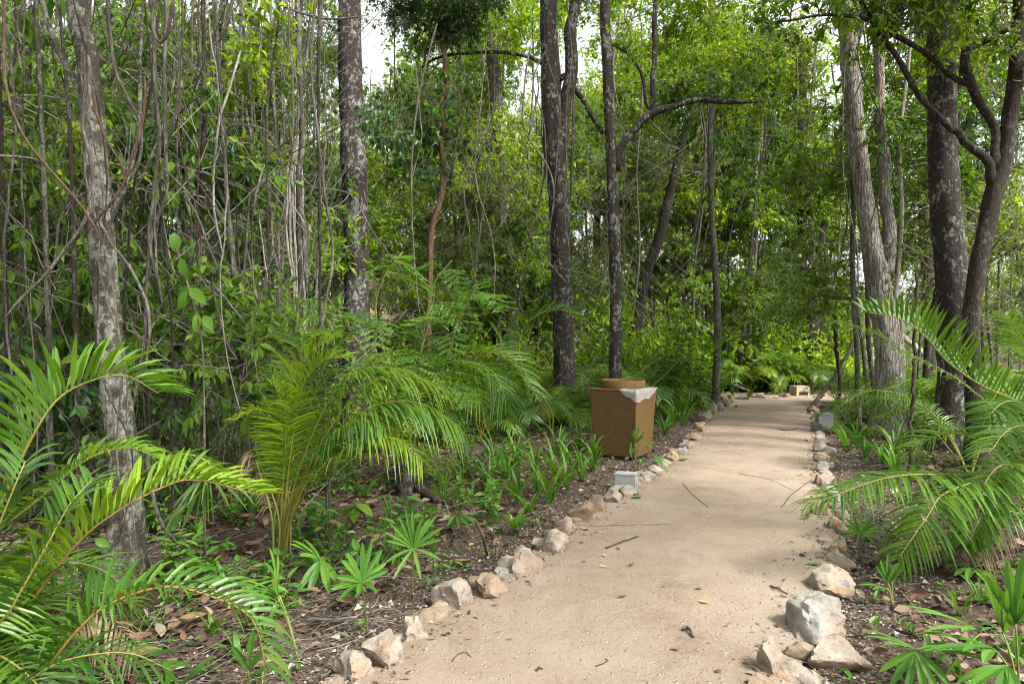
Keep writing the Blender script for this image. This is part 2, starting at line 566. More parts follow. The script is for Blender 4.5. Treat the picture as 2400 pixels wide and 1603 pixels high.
def tube(pts, rad, sides=8, rough=0.0, cap=True, rnd=rng):
    """pts (n,3), rad (n,) -> V, Q, T"""
    pts = np.asarray(pts, float); n = len(pts)
    rad = np.broadcast_to(np.asarray(rad, float), (n,))
    tan = np.gradient(pts, axis=0)
    tan /= np.linalg.norm(tan, axis=1)[:, None] + 1e-12
    ref = np.array([1.0, 0, 0]) if abs(tan[0][0]) < .8 else np.array([0, 1.0, 0])
    a = ref - tan[0] * ref.dot(tan[0]); a /= np.linalg.norm(a)
    A = np.zeros((n, 3)); A[0] = a
    for i in range(1, n):
        a = a - tan[i] * a.dot(tan[i])
        a /= np.linalg.norm(a) + 1e-12
        A[i] = a
    B = np.cross(tan, A)
    th = np.linspace(0, 2 * np.pi, sides, endpoint=False)
    R = rad[:, None] * np.ones(sides)[None]
    if rough > 0:
        k = rnd.normal(0, 1, (n, sides))
        k = (k + np.roll(k, 1, 1) + np.roll(k, -1, 1)) / 1.7
        k[1:] = (k[1:] + k[:-1]) / 1.4
        R = R * (1 + rough * k)
    V = pts[:, None] + R[..., None] * (np.cos(th)[None, :, None] * A[:, None] + np.sin(th)[None, :, None] * B[:, None])
    V = V.reshape(-1, 3)
    i, j = np.meshgrid(np.arange(n - 1), np.arange(sides), indexing='ij')
    j2 = (j + 1) % sides
    Q = np.stack([i * sides + j, i * sides + j2, (i + 1) * sides + j2, (i + 1) * sides + j], -1).reshape(-1, 4)
    T = np.zeros((0, 3), int)
    if cap:
        V = np.vstack([V, pts[:1], pts[-1:]])
        b, t = n * sides, n * sides + 1
        jj = np.arange(sides)
        T = np.vstack([np.stack([np.full(sides, b), (jj + 1) % sides, jj], -1),
                       np.stack([np.full(sides, t), (n - 1) * sides + jj, (n - 1) * sides + (jj + 1) % sides], -1)])
    return V, Q, T


def unit(v):
    v = np.asarray(v, float)
    return v / (np.linalg.norm(v, axis=-1, keepdims=True) + 1e-12)


def leaf_cloud(pos, dr, nrm, L, W, fold=.25, droop=.15, wmax=(.32, .68), wtip=.8):
    """each leaf: six corners, two quads folded along the midrib"""
    pos = np.asarray(pos, float); n = len(pos)
    dr = unit(dr)
    nrm = np.asarray(nrm, float)
    nrm = unit(nrm - dr * (nrm * dr).sum(-1, keepdims=True))
    sd = np.cross(dr, nrm)
    L = np.broadcast_to(L, (n,))[:, None]; W = np.broadcast_to(W, (n,))[:, None] * .5
    V = np.zeros((n, 6, 3))
    V[:, 0] = pos
    V[:, 3] = pos + dr * L - nrm * L * droop
    for k, sgn, u, w in ((1, 1, wmax[0], 1.0), (2, 1, wmax[1], wtip), (4, -1, wmax[1], wtip), (5, -1, wmax[0], 1.0)):
        V[:, k] = pos + dr * L * u + sd * sgn * W * w + nrm * (W * fold - L * droop * u * u)
    b = (np.arange(n) * 6)[:, None]
    Q = np.concatenate([b + np.array([[0, 1, 2, 3]]), b + np.array([[0, 3, 4, 5]])])
    return V.reshape(-1, 3), Q


def rand_dirs(n, rnd):
    return unit(rnd.normal(0, 1, (n, 3)))


# ------------------------------------------------------------------ the ground, the path
def axis_lines(lo, hi, step, ext_lo, ext_hi, grow=1.22):
    a = list(np.arange(lo, hi + 1e-6, step))
    s = step; x = hi
    while x < ext_hi:
        s *= grow; x += s; a.append(x)
    s = step; x = lo; pre = []
    while x > ext_lo:
        s *= grow; x -= s; pre.append(x)
    return np.array(pre[::-1] + a)


def build_ground():
    xs = axis_lines(-9, 13, .17, -220, 220); ys = axis_lines(-3, 24, .17, -60, 330)
    X, Y = np.meshgrid(xs, ys)
    d = path_dist(X, Y)
    Z = hgt(X, Y) + rng.normal(0, .006, X.shape) * (d > .15)
    Z = np.where(d < .12, -.03, Z - .004)
    V = np.stack([X, Y, Z], -1).reshape(-1, 3)
    nx, ny = len(xs), len(ys)
    i, j = np.meshgrid(np.arange(ny - 1), np.arange(nx - 1), indexing='ij')
    Q = np.stack([i * nx + j, i * nx + j + 1, (i + 1) * nx + j + 1, (i + 1) * nx + j], -1).reshape(-1, 4)
    me = mesh_np('ground', V, [Q], ['forest_floor'], None, True)
    at = me.attributes.new('verge', 'FLOAT', 'POINT')
    verge = np.clip(1.15 - np.clip(d, 0, None) / 1.1, 0, 1).ravel()
    at.data.foreach_set('value', verge.astype(np.float32))
    tag(link('ground', me), 'dark leaf-strewn forest floor', None, None, 'structure')
    # path
    ys = np.concatenate([np.arange(-6, 17.0, .12), np.arange(17.0, FAR_Y + .01, .1)])
    m = 40
    rows = []
    for y in ys:
        xl = np.interp(y, LE_y, LE_x) - .12
        xr = (np.interp(y, RE_y, RE_x) if y < 17 else 17.0) + .12
        t = np.linspace(0, 1, m)
        x = xl + (xr - xl) * t
        w = 4 * t * (1 - t)
        z = .012 + .03 * np.sqrt(w) + .010 * (np.sin(x * 4 + y * 1.1) * np.sin(y * 2.3 - x)) * w
        z = z + rng.normal(0, .0016, m)
        rows.append(np.stack([x, np.full(m, y), z], -1))
    V = np.concatenate(rows)
    n = len(ys)
    i, j = np.meshgrid(np.arange(n - 1), np.arange(m - 1), indexing='ij')
    Q = np.stack([i * m + j, i * m + j + 1, (i + 1) * m + j + 1, (i + 1) * m + j], -1).reshape(-1, 4)
    tag(link('path', mesh_np('path', V, [Q], ['path_sand'], None, True)), 'pale sandy limestone footpath curving through the forest', None, None, 'structure')


build_ground()


def path_z(x, y):
    xl = np.interp(y, LE_y, LE_x) - .12; xr = np.interp(y, RE_y, RE_x) + .12
    t = np.clip((x - xl) / (xr - xl), 0, 1); w = 4 * t * (1 - t)
    return .012 + .03 * math.sqrt(w) + .010 * (math.sin(x * 4 + y * 1.1) * math.sin(y * 2.3 - x)) * w


# ------------------------------------------------------------------ border rocks
import bmesh


def rock_mesh(sx, sy, sz, seed, mat, sub=3, cuts=7):
    r = random.Random(seed)
    bm = bmesh.new()
    bmesh.ops.create_icosphere(bm, subdivisions=sub, radius=1.0)
    planes = []
    for k in range(cuts):
        d = Vector((r.gauss(0, 1), r.gauss(0, 1), r.gauss(0, .8))).normalized()
        planes.append((d, r.uniform(.42, .78)))
    off = Vector((r.uniform(0, 50), r.uniform(0, 50), r.uniform(0, 50)))
    for v in bm.verts:
        p = v.co.copy()
        for d, h in planes:
            e = p.dot(d)
            if e > h:
                p -= d * (e - h) * .97
        f = 1 + .30 * mnoise.noise(p * 1.3 + off) + .15 * mnoise.noise(p * 3.1 + off) + .10 * mnoise.noise(p * 6 + off) + .05 * mnoise.noise(p * 13 + off)
        v.co = Vector((p.x * f * sx, p.y * f * sy, p.z * f * sz))
    me = bpy.data.meshes.new('rock')
    bm.to_mesh(me); bm.free()
    me.polygons.foreach_set('use_smooth', np.ones(len(me.polygons), bool))
    try:
        me.set_sharp_from_angle(angle=math.radians(32))
    except Exception:
        pass
    me.materials.append(MATS[mat])
    return me


# (px, py of the base, width px, height px, material, label)
ROCKS = [
    (822, 1606, 88, 76, 'limestone', 'cream limestone rock cut off by the picture edge, first of the path border'),
    (893, 1580, 104, 112, 'limestone', 'tall pointed pale limestone rock, second of the row on the bin side'),
    (968, 1512, 66, 66, 'limestone', 'small blocky cream border rock just past the tall pointed one'),
    (1000, 1462, 66, 48, 'limestone_tan', 'low tan border rock squeezed behind the small blocky one'),
    (1064, 1442, 104, 76, 'limestone', 'broad cream wedge-shaped border rock across from the big grey boulder'),
    (1150, 1412, 98, 78, 'limestone_tan', 'broad brownish border rock with a flat top beside the broad cream wedge'),
    (1228, 1352, 70, 60, 'limestone', 'flat eroded pale slab half buried at the path edge'),
    (1288, 1302, 76, 66, 'limestone', 'pale half-buried slab uphill of the flat eroded one'),
    (1326, 1262, 34, 62, 'limestone', 'narrow upright cream stone standing at the path edge'),
    (1366, 1232, 66, 56, 'limestone_tan', 'orange-tan stone with two humps next to the upright one'),
    (1402, 1206, 46, 58, 'limestone', 'cream upright boulder two stones before the concrete path light'),
    (1440, 1184, 44, 40, 'limestone', 'rounded tan-stained stone just before the concrete path light'),
    (1472, 1168, 42, 44, 'limestone', 'pale pitted stone directly in front of the concrete path light'),
    (1519, 1134, 44, 36, 'limestone', 'knobbly pale stone just past the concrete path light'),
    (1550, 1102, 40, 34, 'limestone_grey', 'grey-white stone below the corner of the bin'),
    (1580, 1086, 30, 30, 'limestone_tan', 'small tan stone beside the fallen green leaves on the path'),
    (1600, 1072, 30, 26, 'limestone_grey', 'bluish grey stone past the bin'),
    (1616, 1056, 26, 26, 'limestone', 'small cream stone in the border past the bin'),
    (1630, 1036, 34, 28, 'limestone_tan', 'tan slab in the border behind the bin'),
    (1640, 1016, 30, 26, 'limestone_tan', 'low tan slab further behind the bin'),
    (1655, 988, 32, 36, 'limestone', 'pale upright stone before the reddish one'),
    (1674, 974, 18, 32, 'limestone_red', 'small upright reddish brick-coloured stone in the border'),
    (1690, 966, 24, 24, 'limestone_grey', 'grey stone just past the reddish one'),
    (1704, 956, 22, 28, 'limestone', 'grey-cream stone near the bend of the path'),
    (1716, 946, 20, 28, 'limestone', 'last stone of the long border, at the bend'),
    (1697, 935, 22, 16, 'limestone_tan', 'peach-coloured stone at the start of the far row'),
    (1714, 934, 30, 18, 'limestone_tan', 'double-humped peach stone in the far row'),
    (1747, 938, 26, 13, 'limestone_tan', 'low pointed stone in the far row'),
    (1778, 935, 34, 18, 'limestone', 'long pale block in the middle of the far row'),
    (1800, 936, 20, 12, 'limestone_tan', 'low peach stone next to the long pale block'),
    (1822, 936, 18, 8, 'limestone_tan', 'flat little stone in the far row'),
    (1842, 934, 22, 17, 'limestone_tan', 'pointed peach stone just before the far path light'),
    (1898, 935, 18, 10, 'limestone', 'flat pale stone just past the far path light'),
    (1916, 936, 18, 10, 'limestone', 'flat pale stone behind the leaning stick'),
    (1941, 932, 30, 18, 'limestone_tan', 'big peach stone behind the leaning stick'),
    (1966, 934, 24, 14, 'limestone', 'pale stone at the outer end of the far row'),
    (1912, 972, 26, 26, 'limestone_tan', 'tan stone just above the right path light'),
    (1925, 1014, 30, 26, 'limestone_grey', 'grey slab just below the right path light'),
    (1922, 1034, 26, 20, 'limestone', 'low pale stone between two grey slabs of the right border'),
    (1926, 1064, 32, 32, 'limestone_grey', 'whitish stone of the right border opposite the bin'),
    (1952, 1074, 34, 28, 'limestone_grey', 'rounded whitish stone on the outer side of the right border'),
    (1935, 1112, 38, 34, 'limestone_grey', 'broad flat grey slab of the right border'),
    (1930, 1142, 40, 34, 'limestone_grey', 'grey slab half hidden by palm frond tips'),
    (1940, 1216, 44, 36, 'limestone_tan', 'orange-tan stone under the palm frond tips'),
    (1962, 1246, 48, 36, 'limestone', 'pinkish pale stone behind the small fan palm'),
    (1948, 1282, 40, 32, 'limestone', 'greyish stone left of the small fan palm stem'),
    (1962, 1322, 46, 34, 'limestone_tan', 'low brown-pink stone above the big rounded boulder'),
    (1958, 1402, 106, 72, 'limestone', 'big rounded cream boulder with a grey side, right border'),
    (1931, 1508, 146, 104, 'limestone_grey', 'largest boulder, rough grey and white, right border'),
    (1985, 1585, 120, 74, 'limestone', 'arched pale slab leaning beside the largest boulder'),
    (1818, 1592, 78, 112, 'limestone', 'pale rock with an orange flank standing out into the path'),
    (1906, 1618, 86, 52, 'limestone', 'flat pale rock in front of the largest boulder'),
    (1788, 1630, 60, 46, 'limestone_tan', 'tan rock at the bottom edge of the picture'),
]


def build_rocks():
    for k, (px, py, w, h, mat, lab) in enumerate(ROCKS):
        p = G(px, py)
        sc = p.y / FPX
        sx, sz = w * sc * .60, h * sc * .62
        sy = sx * random.Random(k + 5).uniform(.75, 1.1)
        me = rock_mesh(sx, sy, sz, 100 + k, mat, 4 if w > 55 else 3, 7)
        o = link('rock', me, None, (p.x, p.y + sy * .75, sz * .38))
        r = random.Random(k)
        o.rotation_euler = (r.uniform(-.12, .12), r.uniform(-.15, .15), r.uniform(-.5, .5))
        tag(o, lab, 'rock', 'rocks lining the path')



def filler_rocks():
    rows = {'L': [], 'R': []}
    r = random.Random(3)
    for side, px_list in (('L', LPX), ('R', RPX)):
        pts = [G(*p) for p in px_list][1:]
        ln = 0.0
        for a, b in zip(pts[:-1], pts[1:]):
            seg = (b - a).length
            t = r.uniform(.05, .15)
            while t < seg:
                q = a + (b - a) * (t / seg)
                sg = -1 if side == 'L' else 1
                rows[side].append((q.y, q.x + sg * r.uniform(.02, .12), r.uniform(.05, .095)))
                t += r.uniform(.15, .26)
    for side, word in (('L', 'left'), ('R', 'right')):
        for i, (y, x, s_) in enumerate(sorted(rows[side])):
            me = rock_mesh(s_ * r.uniform(.9, 1.5), s_ * r.uniform(.8, 1.2), s_ * r.uniform(.6, 1.0), 600 + i, r.choice(['limestone', 'limestone_tan', 'limestone', 'limestone_grey']), 3, 7)
            o = link('rock', me, None, (x, y, s_ * .28))
            o.rotation_euler = (r.uniform(-.2, .2), r.uniform(-.2, .2), r.uniform(0, 6.28))
            tag(o, f'small half-buried stone wedged into the {word} path border, {ordinal(i + 1)} from the front', 'rock', f'small stones of the {word} border')


def ordinal(n):
    if 10 <= n % 100 <= 20: s = 'th'
    else: s = {1: 'st', 2: 'nd', 3: 'rd'}.get(n % 10, 'th')
    return f'{n}{s}'


build_rocks()
filler_rocks()


# ------------------------------------------------------------------ trunks
def taper_tube(px_pts, d, sides=12, rough=.05, n=None, extend=None):
    """px_pts: (px, py, width_px[, d]) -> pts, radii in metres"""
    pts = [P(q[0], q[1], q[3] if len(q) > 3 else d) for q in px_pts]
    rad = [q[2] * (q[3] if len(q) > 3 else d) / FPX * .5 for q in px_pts]
    n = n or max(10, int(sum((Vector(pts[i + 1]) - Vector(pts[i])).length for i in range(len(pts) - 1)) / .12))
    c = spline(pts, n)
    r = spline([(x, 0, 0) for x in rad], n)[:, 0] if len(set(rad)) > 1 else np.full(n, rad[0])
    # radii sampled by arc length of the points
    seg = np.concatenate([[0], np.cumsum([(Vector(pts[i + 1]) - Vector(pts[i])).length for i in range(len(pts) - 1)])])
    r = np.interp(np.linspace(0, seg[-1], n), seg, rad)
    return c, r


def add_limb(mb, px_pts, d, sides=10, rough=.06):
    c, r = taper_tube(px_pts, d)
    k = rng.normal(0, 1, c.shape)
    for _ in range(3):
        k[1:-1] = (k[:-2] + k[1:-1] + k[2:]) / 3
    c[2:] += k[2:] * .05
    V, Q, T = tube(c, r, sides, rough)
    mb.add(V, Q, T)


# ------------------------------------------------------------------ crowns (shared mesh data)
def crown_mesh(name, seed, R, H, nlimb, ntwig, nleaf, leafL, aspect, droop, leaf, bark='twig', flat=1.0, lift=.25, thick=.014):
    r = np.random.default_rng(seed)
    wood = MB()
    pos, drs, nrm = [], [], []
    for k in range(nlimb):
        az = r.uniform(0, 2 * np.pi); el = r.normal(lift, .35)
        z0 = r.uniform(-.5, .35) * H
        ln = R * r.uniform(.55, 1.0)
        d = np.array([math.cos(az) * math.cos(el), math.sin(az) * math.cos(el), math.sin(el) * flat])
        p = [np.array([0, 0, z0])]
        dd = d.copy()
        for s in range(6):
            dd = unit(dd + r.normal(0, .22, 3) + np.array([0, 0, -.03]))
            p.append(p[-1] + dd * ln / 6)
        c = spline(p, 10)
        wood.add(*tube(c, np.linspace(thick, thick * .3, 10) * (.6 + .4 * ln), 4, 0, False))
        for j in range(ntwig):
            t = r.uniform(.2, 1.0)
            i = min(int(t * 9), 8)
            b = c[i] + (c[i + 1] - c[i]) * r.uniform(0, 1)
            td = unit(unit(c[i + 1] - c[i]) * .5 + r.normal(0, .62, 3) + np.array([0, 0, .05]))
            tl = r.uniform(.28, .75) * (.5 + .25 * R)
            td2 = unit(td + r.normal(0, .3, 3) + np.array([0, 0, -.25]))
            e1 = b + td * tl * .5; e2 = e1 + td2 * tl * .5
            wood.add(*tube(np.array([b, e1, e2]), np.array([.0048, .0038, .002]), 3, 0, False))
            n = int(nleaf * r.uniform(.6, 1.3))
            u = r.uniform(.15, 1.02, n)
            q = np.where(u[:, None] < .5, b + (e1 - b) * u[:, None] * 2, e1 + (e2 - e1) * (u[:, None] * 2 - 1))
            sd = unit(rand_dirs(n, r) * .9 + td * .45 + np.array([0, 0, -droop]))
            pos.append(q + sd * .012); drs.append(sd)
            nrm.append(rand_dirs(n, r) * .75 + np.array([0, 0, .7]))
    pos, drs, nrm = map(np.concatenate, (pos, drs, nrm))
    L = leafL * r.uniform(.6, 1.3, len(pos))
    Vl, Ql = leaf_cloud(pos, drs, nrm, L, L * aspect, .35, .18)
    Vw, Qw, Tw = wood.arrays()
    return mesh_np(name, np.vstack([Vw, Vl]), [Qw, Ql + len(Vw)], [bark, leaf], [0, 1], [True, False])


CROWNS = {
    'bright': [crown_mesh('crown', 11, 2.0, 1.6, 14, 11, 12, .125, .45, .25, 'leaf_bright'),
               crown_mesh('crown', 12, 1.7, 1.4, 13, 11, 12, .12, .42, .5, 'leaf_bright'),
               crown_mesh('crown', 17, 1.5, 1.2, 11, 11, 12, .14, .40, .2, 'leaf_bright')],
    'mid': [crown_mesh('crown', 21, 1.9, 1.5, 15, 12, 15, .10, .45, .35, 'leaf_mid'),
            crown_mesh('crown', 22, 1.5, 1.6, 13, 12, 16, .09, .42, .6, 'leaf_mid')],
    'hang': [crown_mesh('crown', 31, 1.5, 1.4, 13, 10, 12, .15, .34, 1.3, 'leaf_mid'),
             crown_mesh('crown', 32, 1.2, 1.2, 11, 10, 10, .14, .36, 1.4, 'leaf_mid')],
    'spray': [crown_mesh('crown', 71, .75, .7, 7, 6, 8, .11, .46, .5, 'leaf_mid', thick=.010), crown_mesh('crown', 72, .65, .6, 7, 5, 8, .10, .45, .4, 'leaf_bright', thick=.010)],
    'spray_hang': [crown_mesh('crown', 73, .8, .9, 7, 6, 8, .135, .46, 1.3, 'leaf_mid', thick=.010), crown_mesh('crown', 74, .7, .8, 7, 6, 8, .125, .5, 1.2, 'leaf_dark', thick=.010), crown_mesh('crown', 75, .7, .9, 7, 6, 8, .12, .46, 1.3, 'leaf_mid', thick=.010)],
    'thin': [crown_mesh('crown', 61, 1.9, 1.5, 10, 9, 9, .10, .45, .35, 'leaf_mid'), crown_mesh('crown', 62, 1.8, 1.5, 10, 9, 9, .10, .45, .35, 'leaf_bright')],
    'dark': [crown_mesh('crown', 41, 1.3, .9, 16, 14, 18, .09, .42, .4, 'leaf_dark'),
             crown_mesh('crown', 42, 1.2, 1.4, 12, 11, 13, .12, .5, .9, 'leaf_dark')],
    'olive': [crown_mesh('crown', 51, 1.8, 1.7, 15, 12, 13, .085, .42, .4, 'leaf_olive'),
              crown_mesh('crown', 52, 1.5, 1.4, 14, 13, 8, .08, .42, .5, 'leaf_olive')],
}
SKY_GAPS = [(850, 40, 975, 150), (1212, 130, 1250, 250), (1330, 110, 1390, 180), (1905, 130, 1980, 215)]


def in_gap(p, R):
    if p[1] < 1: return False
    x, y = proj(p)
    if p[1] < 10.4 and 700 < x < 930:          # the thick dark trunk stands free of leaves
        return True
    m = R * FPX / p[1] * .5
    for x0, y0, x1, y1 in SKY_GAPS:
        if x0 - m < x < x1 + m and y0 - m < y < y1 + m:
            return True
    return False


def add_crown(parent, base, p, kind, scale, k, name='crown', flat=1.0):
    ms = CROWNS[kind]
    o = link(name, ms[k % len(ms)], parent, Vector(p) - Vector(base))
    r = random.Random(k * 7 + 3)
    o.rotation_euler = (r.uniform(-.25, .25), r.uniform(-.25, .25), r.uniform(0, 6.28))
    o.scale = (scale, scale, scale * flat)
    o['kind'] = 'stuff'
    return o


# ------------------------------------------------------------------ the main trees
def main_tree(name, label, d, trunk, limbs, bark, crowns=(), sides=22, rough=.045, group=None):
    base = Vector(P(trunk[-1][0], trunk[-1][1], trunk[-1][3] if len(trunk[-1]) > 3 else d))
    base.z = gz(base.x, base.y)
    t = thing(name, base, label, 'tree', group)
    mb = MB()
    c, r = taper_tube(trunk, d)
    # root flare and continuation into the ground
    s = np.clip((c[:, 2] - base.z) / .55, 0, 1)
    r = r * (1 + .45 * (1 - s) ** 2)
    c = np.vstack([c, c[-1] + np.array([0, 0, -.12])]); r = np.append(r, r[-1] * 1.1)
    mb.add(*tube(c, r, sides, rough))
    mb.build('trunk', bark, t, base)
    for L in limbs:
        lb = MB()
        add_limb(lb, L, d, 12 if L[0][2] > 12 else 7)
        lb.build('limb', bark, t, base)
    for (p, kind, sc, k) in crowns:
        add_crown(t, base, p, kind, sc, k)
    return t


GY = lambda d: CY + CAM_H * FPX / d          # pixel row of the ground at depth d

main_tree('vine_hung_tree', 'pale lichen-covered trunk hung with vines, rising behind the big foreground palm', 4.35,
          [(165, -420, 36), (178, 0, 44), (205, 130, 50), (216, 260, 50), (228, 400, 52), (240, 560, 55), (252, 720, 58), (266, 880, 62), (285, 1050, 64), (298, 1200, 70), (290, GY(4.35), 78)],
          [[(216, 300, 22), (170, 190, 16), (120, 60, 12), (60, -150, 8)], [(236, 560, 16), (300, 420, 12), (330, 250, 9), (350, -20, 6)]],
          'bark_lichen', [(P(120, -560, 4.6), 'thin', .9, 3), (P(60, -430, 4.2), 'thin', .8, 1), ((-.6, 3.0, 6.0), 'mid', 1.0, 5), ((-1.0, .6, 5.6), 'olive', 1.0, 6)])  # crowns at plain coordinates hang above the frame, added to shade the foreground
main_tree('dark_trunked_tree', 'thick straight dark trunk with grey lichen above the bright central palm', 10.0,
          [(812, -420, 46), (818, 0, 52), (824, 250, 56), (832, 450, 59), (836, 620, 60), (834, 800, 62), (836, GY(10), 68)],
          [],
          'bark_mottled', [(P(905, 280, 9.3), 'spray_hang', .7, 43), (P(760, -500, 10), 'thin', 1.3, 5), (P(900, -560, 9.5), 'thin', 1.2, 2), (P(640, -420, 10), 'thin', 1.2, 2), (P(800, -700, 8), 'thin', 1.3, 8)])
main_tree('forked_dark_tree', 'dark mottled trunk forking high up, standing behind the bin', 12.6,
          [(1278, -420, 32), (1285, 0, 40), (1290, 160, 44), (1298, 330, 50), (1310, 480, 46), (1316, 640, 47), (1322, 800, 48), (1320, GY(12.6), 54)],
          [[(1306, 400, 36), (1326, 270, 31), (1338, 120, 29), (1342, 0, 27), (1350, -300, 20)],
           [(1320, 188, 9), (1270, 150, 10), (1215, 128, 9), (1130, 122, 8), (1060, 128, 7), (980, 150, 5)],
           [(1318, 175, 12), (1370, 250, 13), (1400, 290, 12), (1420, 320, 10)]],
          'bark_mottled', [(P(1000, 140, 12.5), 'spray', 1.1, 3), (P(1080, 110, 12.6), 'spray', .9, 4), (P(1180, 105, 12.7), 'spray', .8, 5), (P(1420, 300, 12.4), 'spray', .7, 6), (P(1180, -420, 12.6), 'thin', 1.4, 4), (P(1400, -380, 12), 'thin', 1.4, 6), (P(1300, -560, 10.5), 'thin', 1.5, 1)])
main_tree('bent_limb_tree', 'slim brown trunk with one long limb arching over the path, just behind the bin', 10.8,
          [(1425, -420, 18), (1418, 0, 24), (1422, 110, 25), (1428, 250, 26), (1434, 400, 26), (1440, 560, 28), (1444, 700, 28), (1442, 850, 30), (1440, GY(10.8), 34)],
          [[(1442, 400, 20), (1462, 345, 19), (1495, 300, 19), (1528, 272, 17), (1580, 250, 14), (1640, 238, 13), (1710, 237, 10), (1790, 240, 5)],
           [(1530, 272, 15), (1534, 180, 13), (1536, 60, 12), (1548, -60, 10), (1560, -260, 6)],
           [(1530, 285, 7), (1512, 190, 8), (1480, 130, 8), (1440, 100, 7)]],
          'bark_mottled', [(P(1560, -330, 10.5), 'thin', 1.2, 7), (P(1470, 20, 13), 'bright', .7, 21), (P(1560, 90, 12.5), 'bright', .5, 22), (P(1640, 20, 12), 'bright', .7, 23), (P(1390, -10, 13), 'bright', .45, 24), (P(1720, 165, 11.5), 'bright', .55, 3), (P(1790, 225, 11.0), 'spray', 1.0, 5), (P(1740, 215, 10.9), 'spray', .8, 6), (P(1660, 215, 10.9), 'spray', .6, 8), (P(1480, 130, 10.9), 'spray', .8, 9), (P(1440, -500, 9.5), 'thin', 1.3, 9)])
main_tree('twin_stemmed_tree', 'pale grey tree splitting into two stems, with a brown scar, beside the path', 10.6,
          [(1960, -420, 28), (1985, 0, 35), (1990, 130, 40), (2004, 280, 40), (2020, 420, 41), (2040, 560, 44), (2066, 700, 54), (2080, 800, 58), (2086, 900, 64), (2082, 980, 70), (2082, GY(10.6), 76)],
          [[(2078, 640, 34), (2082, 520, 28), (2078, 400, 26), (2066, 260, 24), (2054, 130, 22), (2046, 0, 18), (2030, -200, 12)],
           [(1994, 170, 18), (2012, 100, 17), (2024, 20, 14), (2030, -120, 10)]],
          'bark_grey', [((6.0, 7.2, 7.2), 'bright', 1.2, 14), (P(1940, -460, 10.6), 'thin', 1.4, 3), (P(2050, -330, 10.2), 'thin', 1.2, 4), (P(1860, -300, 9.8), 'thin', 1.1, 5)])  # first crown lies outside the view, added to shade the path
main_tree('broad_dark_tree', 'broad dark trunk flecked with white lichen near the right edge', 9.0,
          [(2200, -420, 48), (2206, 0, 58), (2208, 200, 60), (2212, 400, 62), (2222, 560, 66), (2236, 700, 72), (2240, 850, 74), (2236, 960, 78), (2236, GY(9.0), 92)],
          [], 'bark_mottled', [(P(2150, -420, 9), 'thin', 1.3, 1), (P(2280, -460, 8.6), 'thin', 1.2, 3), (P(2040, -560, 8.0), 'thin', 1.3, 4)])
main_tree('crooked_tree', 'crooked dark tree with zigzag limbs leaning past the broad dark trunk', 8.0,
          [(2420, -300, 26), (2392, 0, 30), (2384, 130, 30), (2372, 240, 32), (2352, 380, 34), (2330, 450, 38), (2312, 540, 38), (2290, 640, 38), (2276, 760, 36), (2282, 900, 38), (2290, GY(8.0), 44)],
          [[(2326, 440, 24), (2312, 380, 22), (2262, 340, 18), (2240, 308, 18), (2222, 305, 14), (2170, 240, 14), (2120, 160, 13), (2072, 80, 12), (2030, 25, 10), (1990, -30, 8)],
           [(2330, 400, 20), (2340, 300, 20), (2316, 250, 20), (2290, 215, 22), (2254, 150, 20), (2262, 115, 18), (2310, 95, 16), (2370, 80, 12)],
           [(2290, 210, 16), (2240, 180, 12), (2180, 130, 12), (2110, 90, 12), (2040, 45, 10), (1940, 30, 8), (1820, 45, 5)],
           [(2346, 300, 12), (2400, 280, 12), (2440, 240, 10)]],
          'bark_dark', [((2.6, 5.0, 6.4), 'olive', 1.0, 11), ((4.0, 3.0, 6.2), 'mid', 1.1, 12), ((5.4, 5.2, 7.0), 'mid', 1.1, 13), ((3.4, 1.2, 6.0), 'olive', 1.1, 16), ((1.6, 2.6, 6.2), 'mid', 1.0, 17), ((5.6, 2.6, 7.0), 'bright', 1.1, 18), (P(2200, -380, 7.8), 'thin', 1.0, 1), (P(1960, 40, 8.4), 'spray', .8, 31), (P(1850, 50, 8.4), 'spray', .9, 32), (P(2060, 110, 8.2), 'spray', .7, 33), (P(2150, 50, 8.0), 'spray', .9, 34), (P(2240, 110, 7.8), 'spray', .8, 35), (P(2380, 160, 7.8), 'spray', .8, 36), (P(2100, 10, 7.9), 'spray', 1.0, 37), (P(1800, 95, 8.6), 'spray', .6, 38), (P(2020, 40, 8.0), 'spray', .8, 41), (P(2330, 60, 8.4), 'olive', .5, 2), (P(2120, 30, 8.3), 'olive', .55, 3), (P(2420, -250, 7.4), 'mid', 1.0, 4)])  # leading crowns at plain coordinates are overhead, added to darken the near path
main_tree('reddish_sapling', 'slender crooked reddish-brown trunk carrying a dark green crown', 12.2,
          [(1040, -40, 9), (1042, 120, 11), (1046, 200, 12), (1046, 270, 13), (1034, 330, 13), (1040, 400, 14), (1032, 470, 15), (1012, 540, 15), (1008, 640, 14), (1004, 800, 14), (1006, GY(12.2), 16)],
          [[(1042, 130, 6), (1010, 80, 5), (960, 40, 3)], [(1042, 120, 6), (1090, 60, 5), (1120, 0, 3)]],
          'bark_red', [(P(960, 310, 11.8), 'spray_hang', 1.0, 51), (P(1030, 280, 12.0), 'spray_hang', 1.1, 52), (P(1075, 250, 12.2), 'spray_hang', .9, 54), (P(990, 390, 12.0), 'spray_hang', .8, 55), (P(920, 250, 11.6), 'spray_hang', 1.0, 57), (P(1010, 40, 12.2), 'dark', .62, 4), (P(1085, 50, 12.4), 'dark', .55, 2), (P(950, 20, 12.3), 'dark', .5, 6), (P(1020, -70, 12.0), 'dark', .9, 8), (P(1110, -20, 12.0), 'dark', .6, 0)], 12)
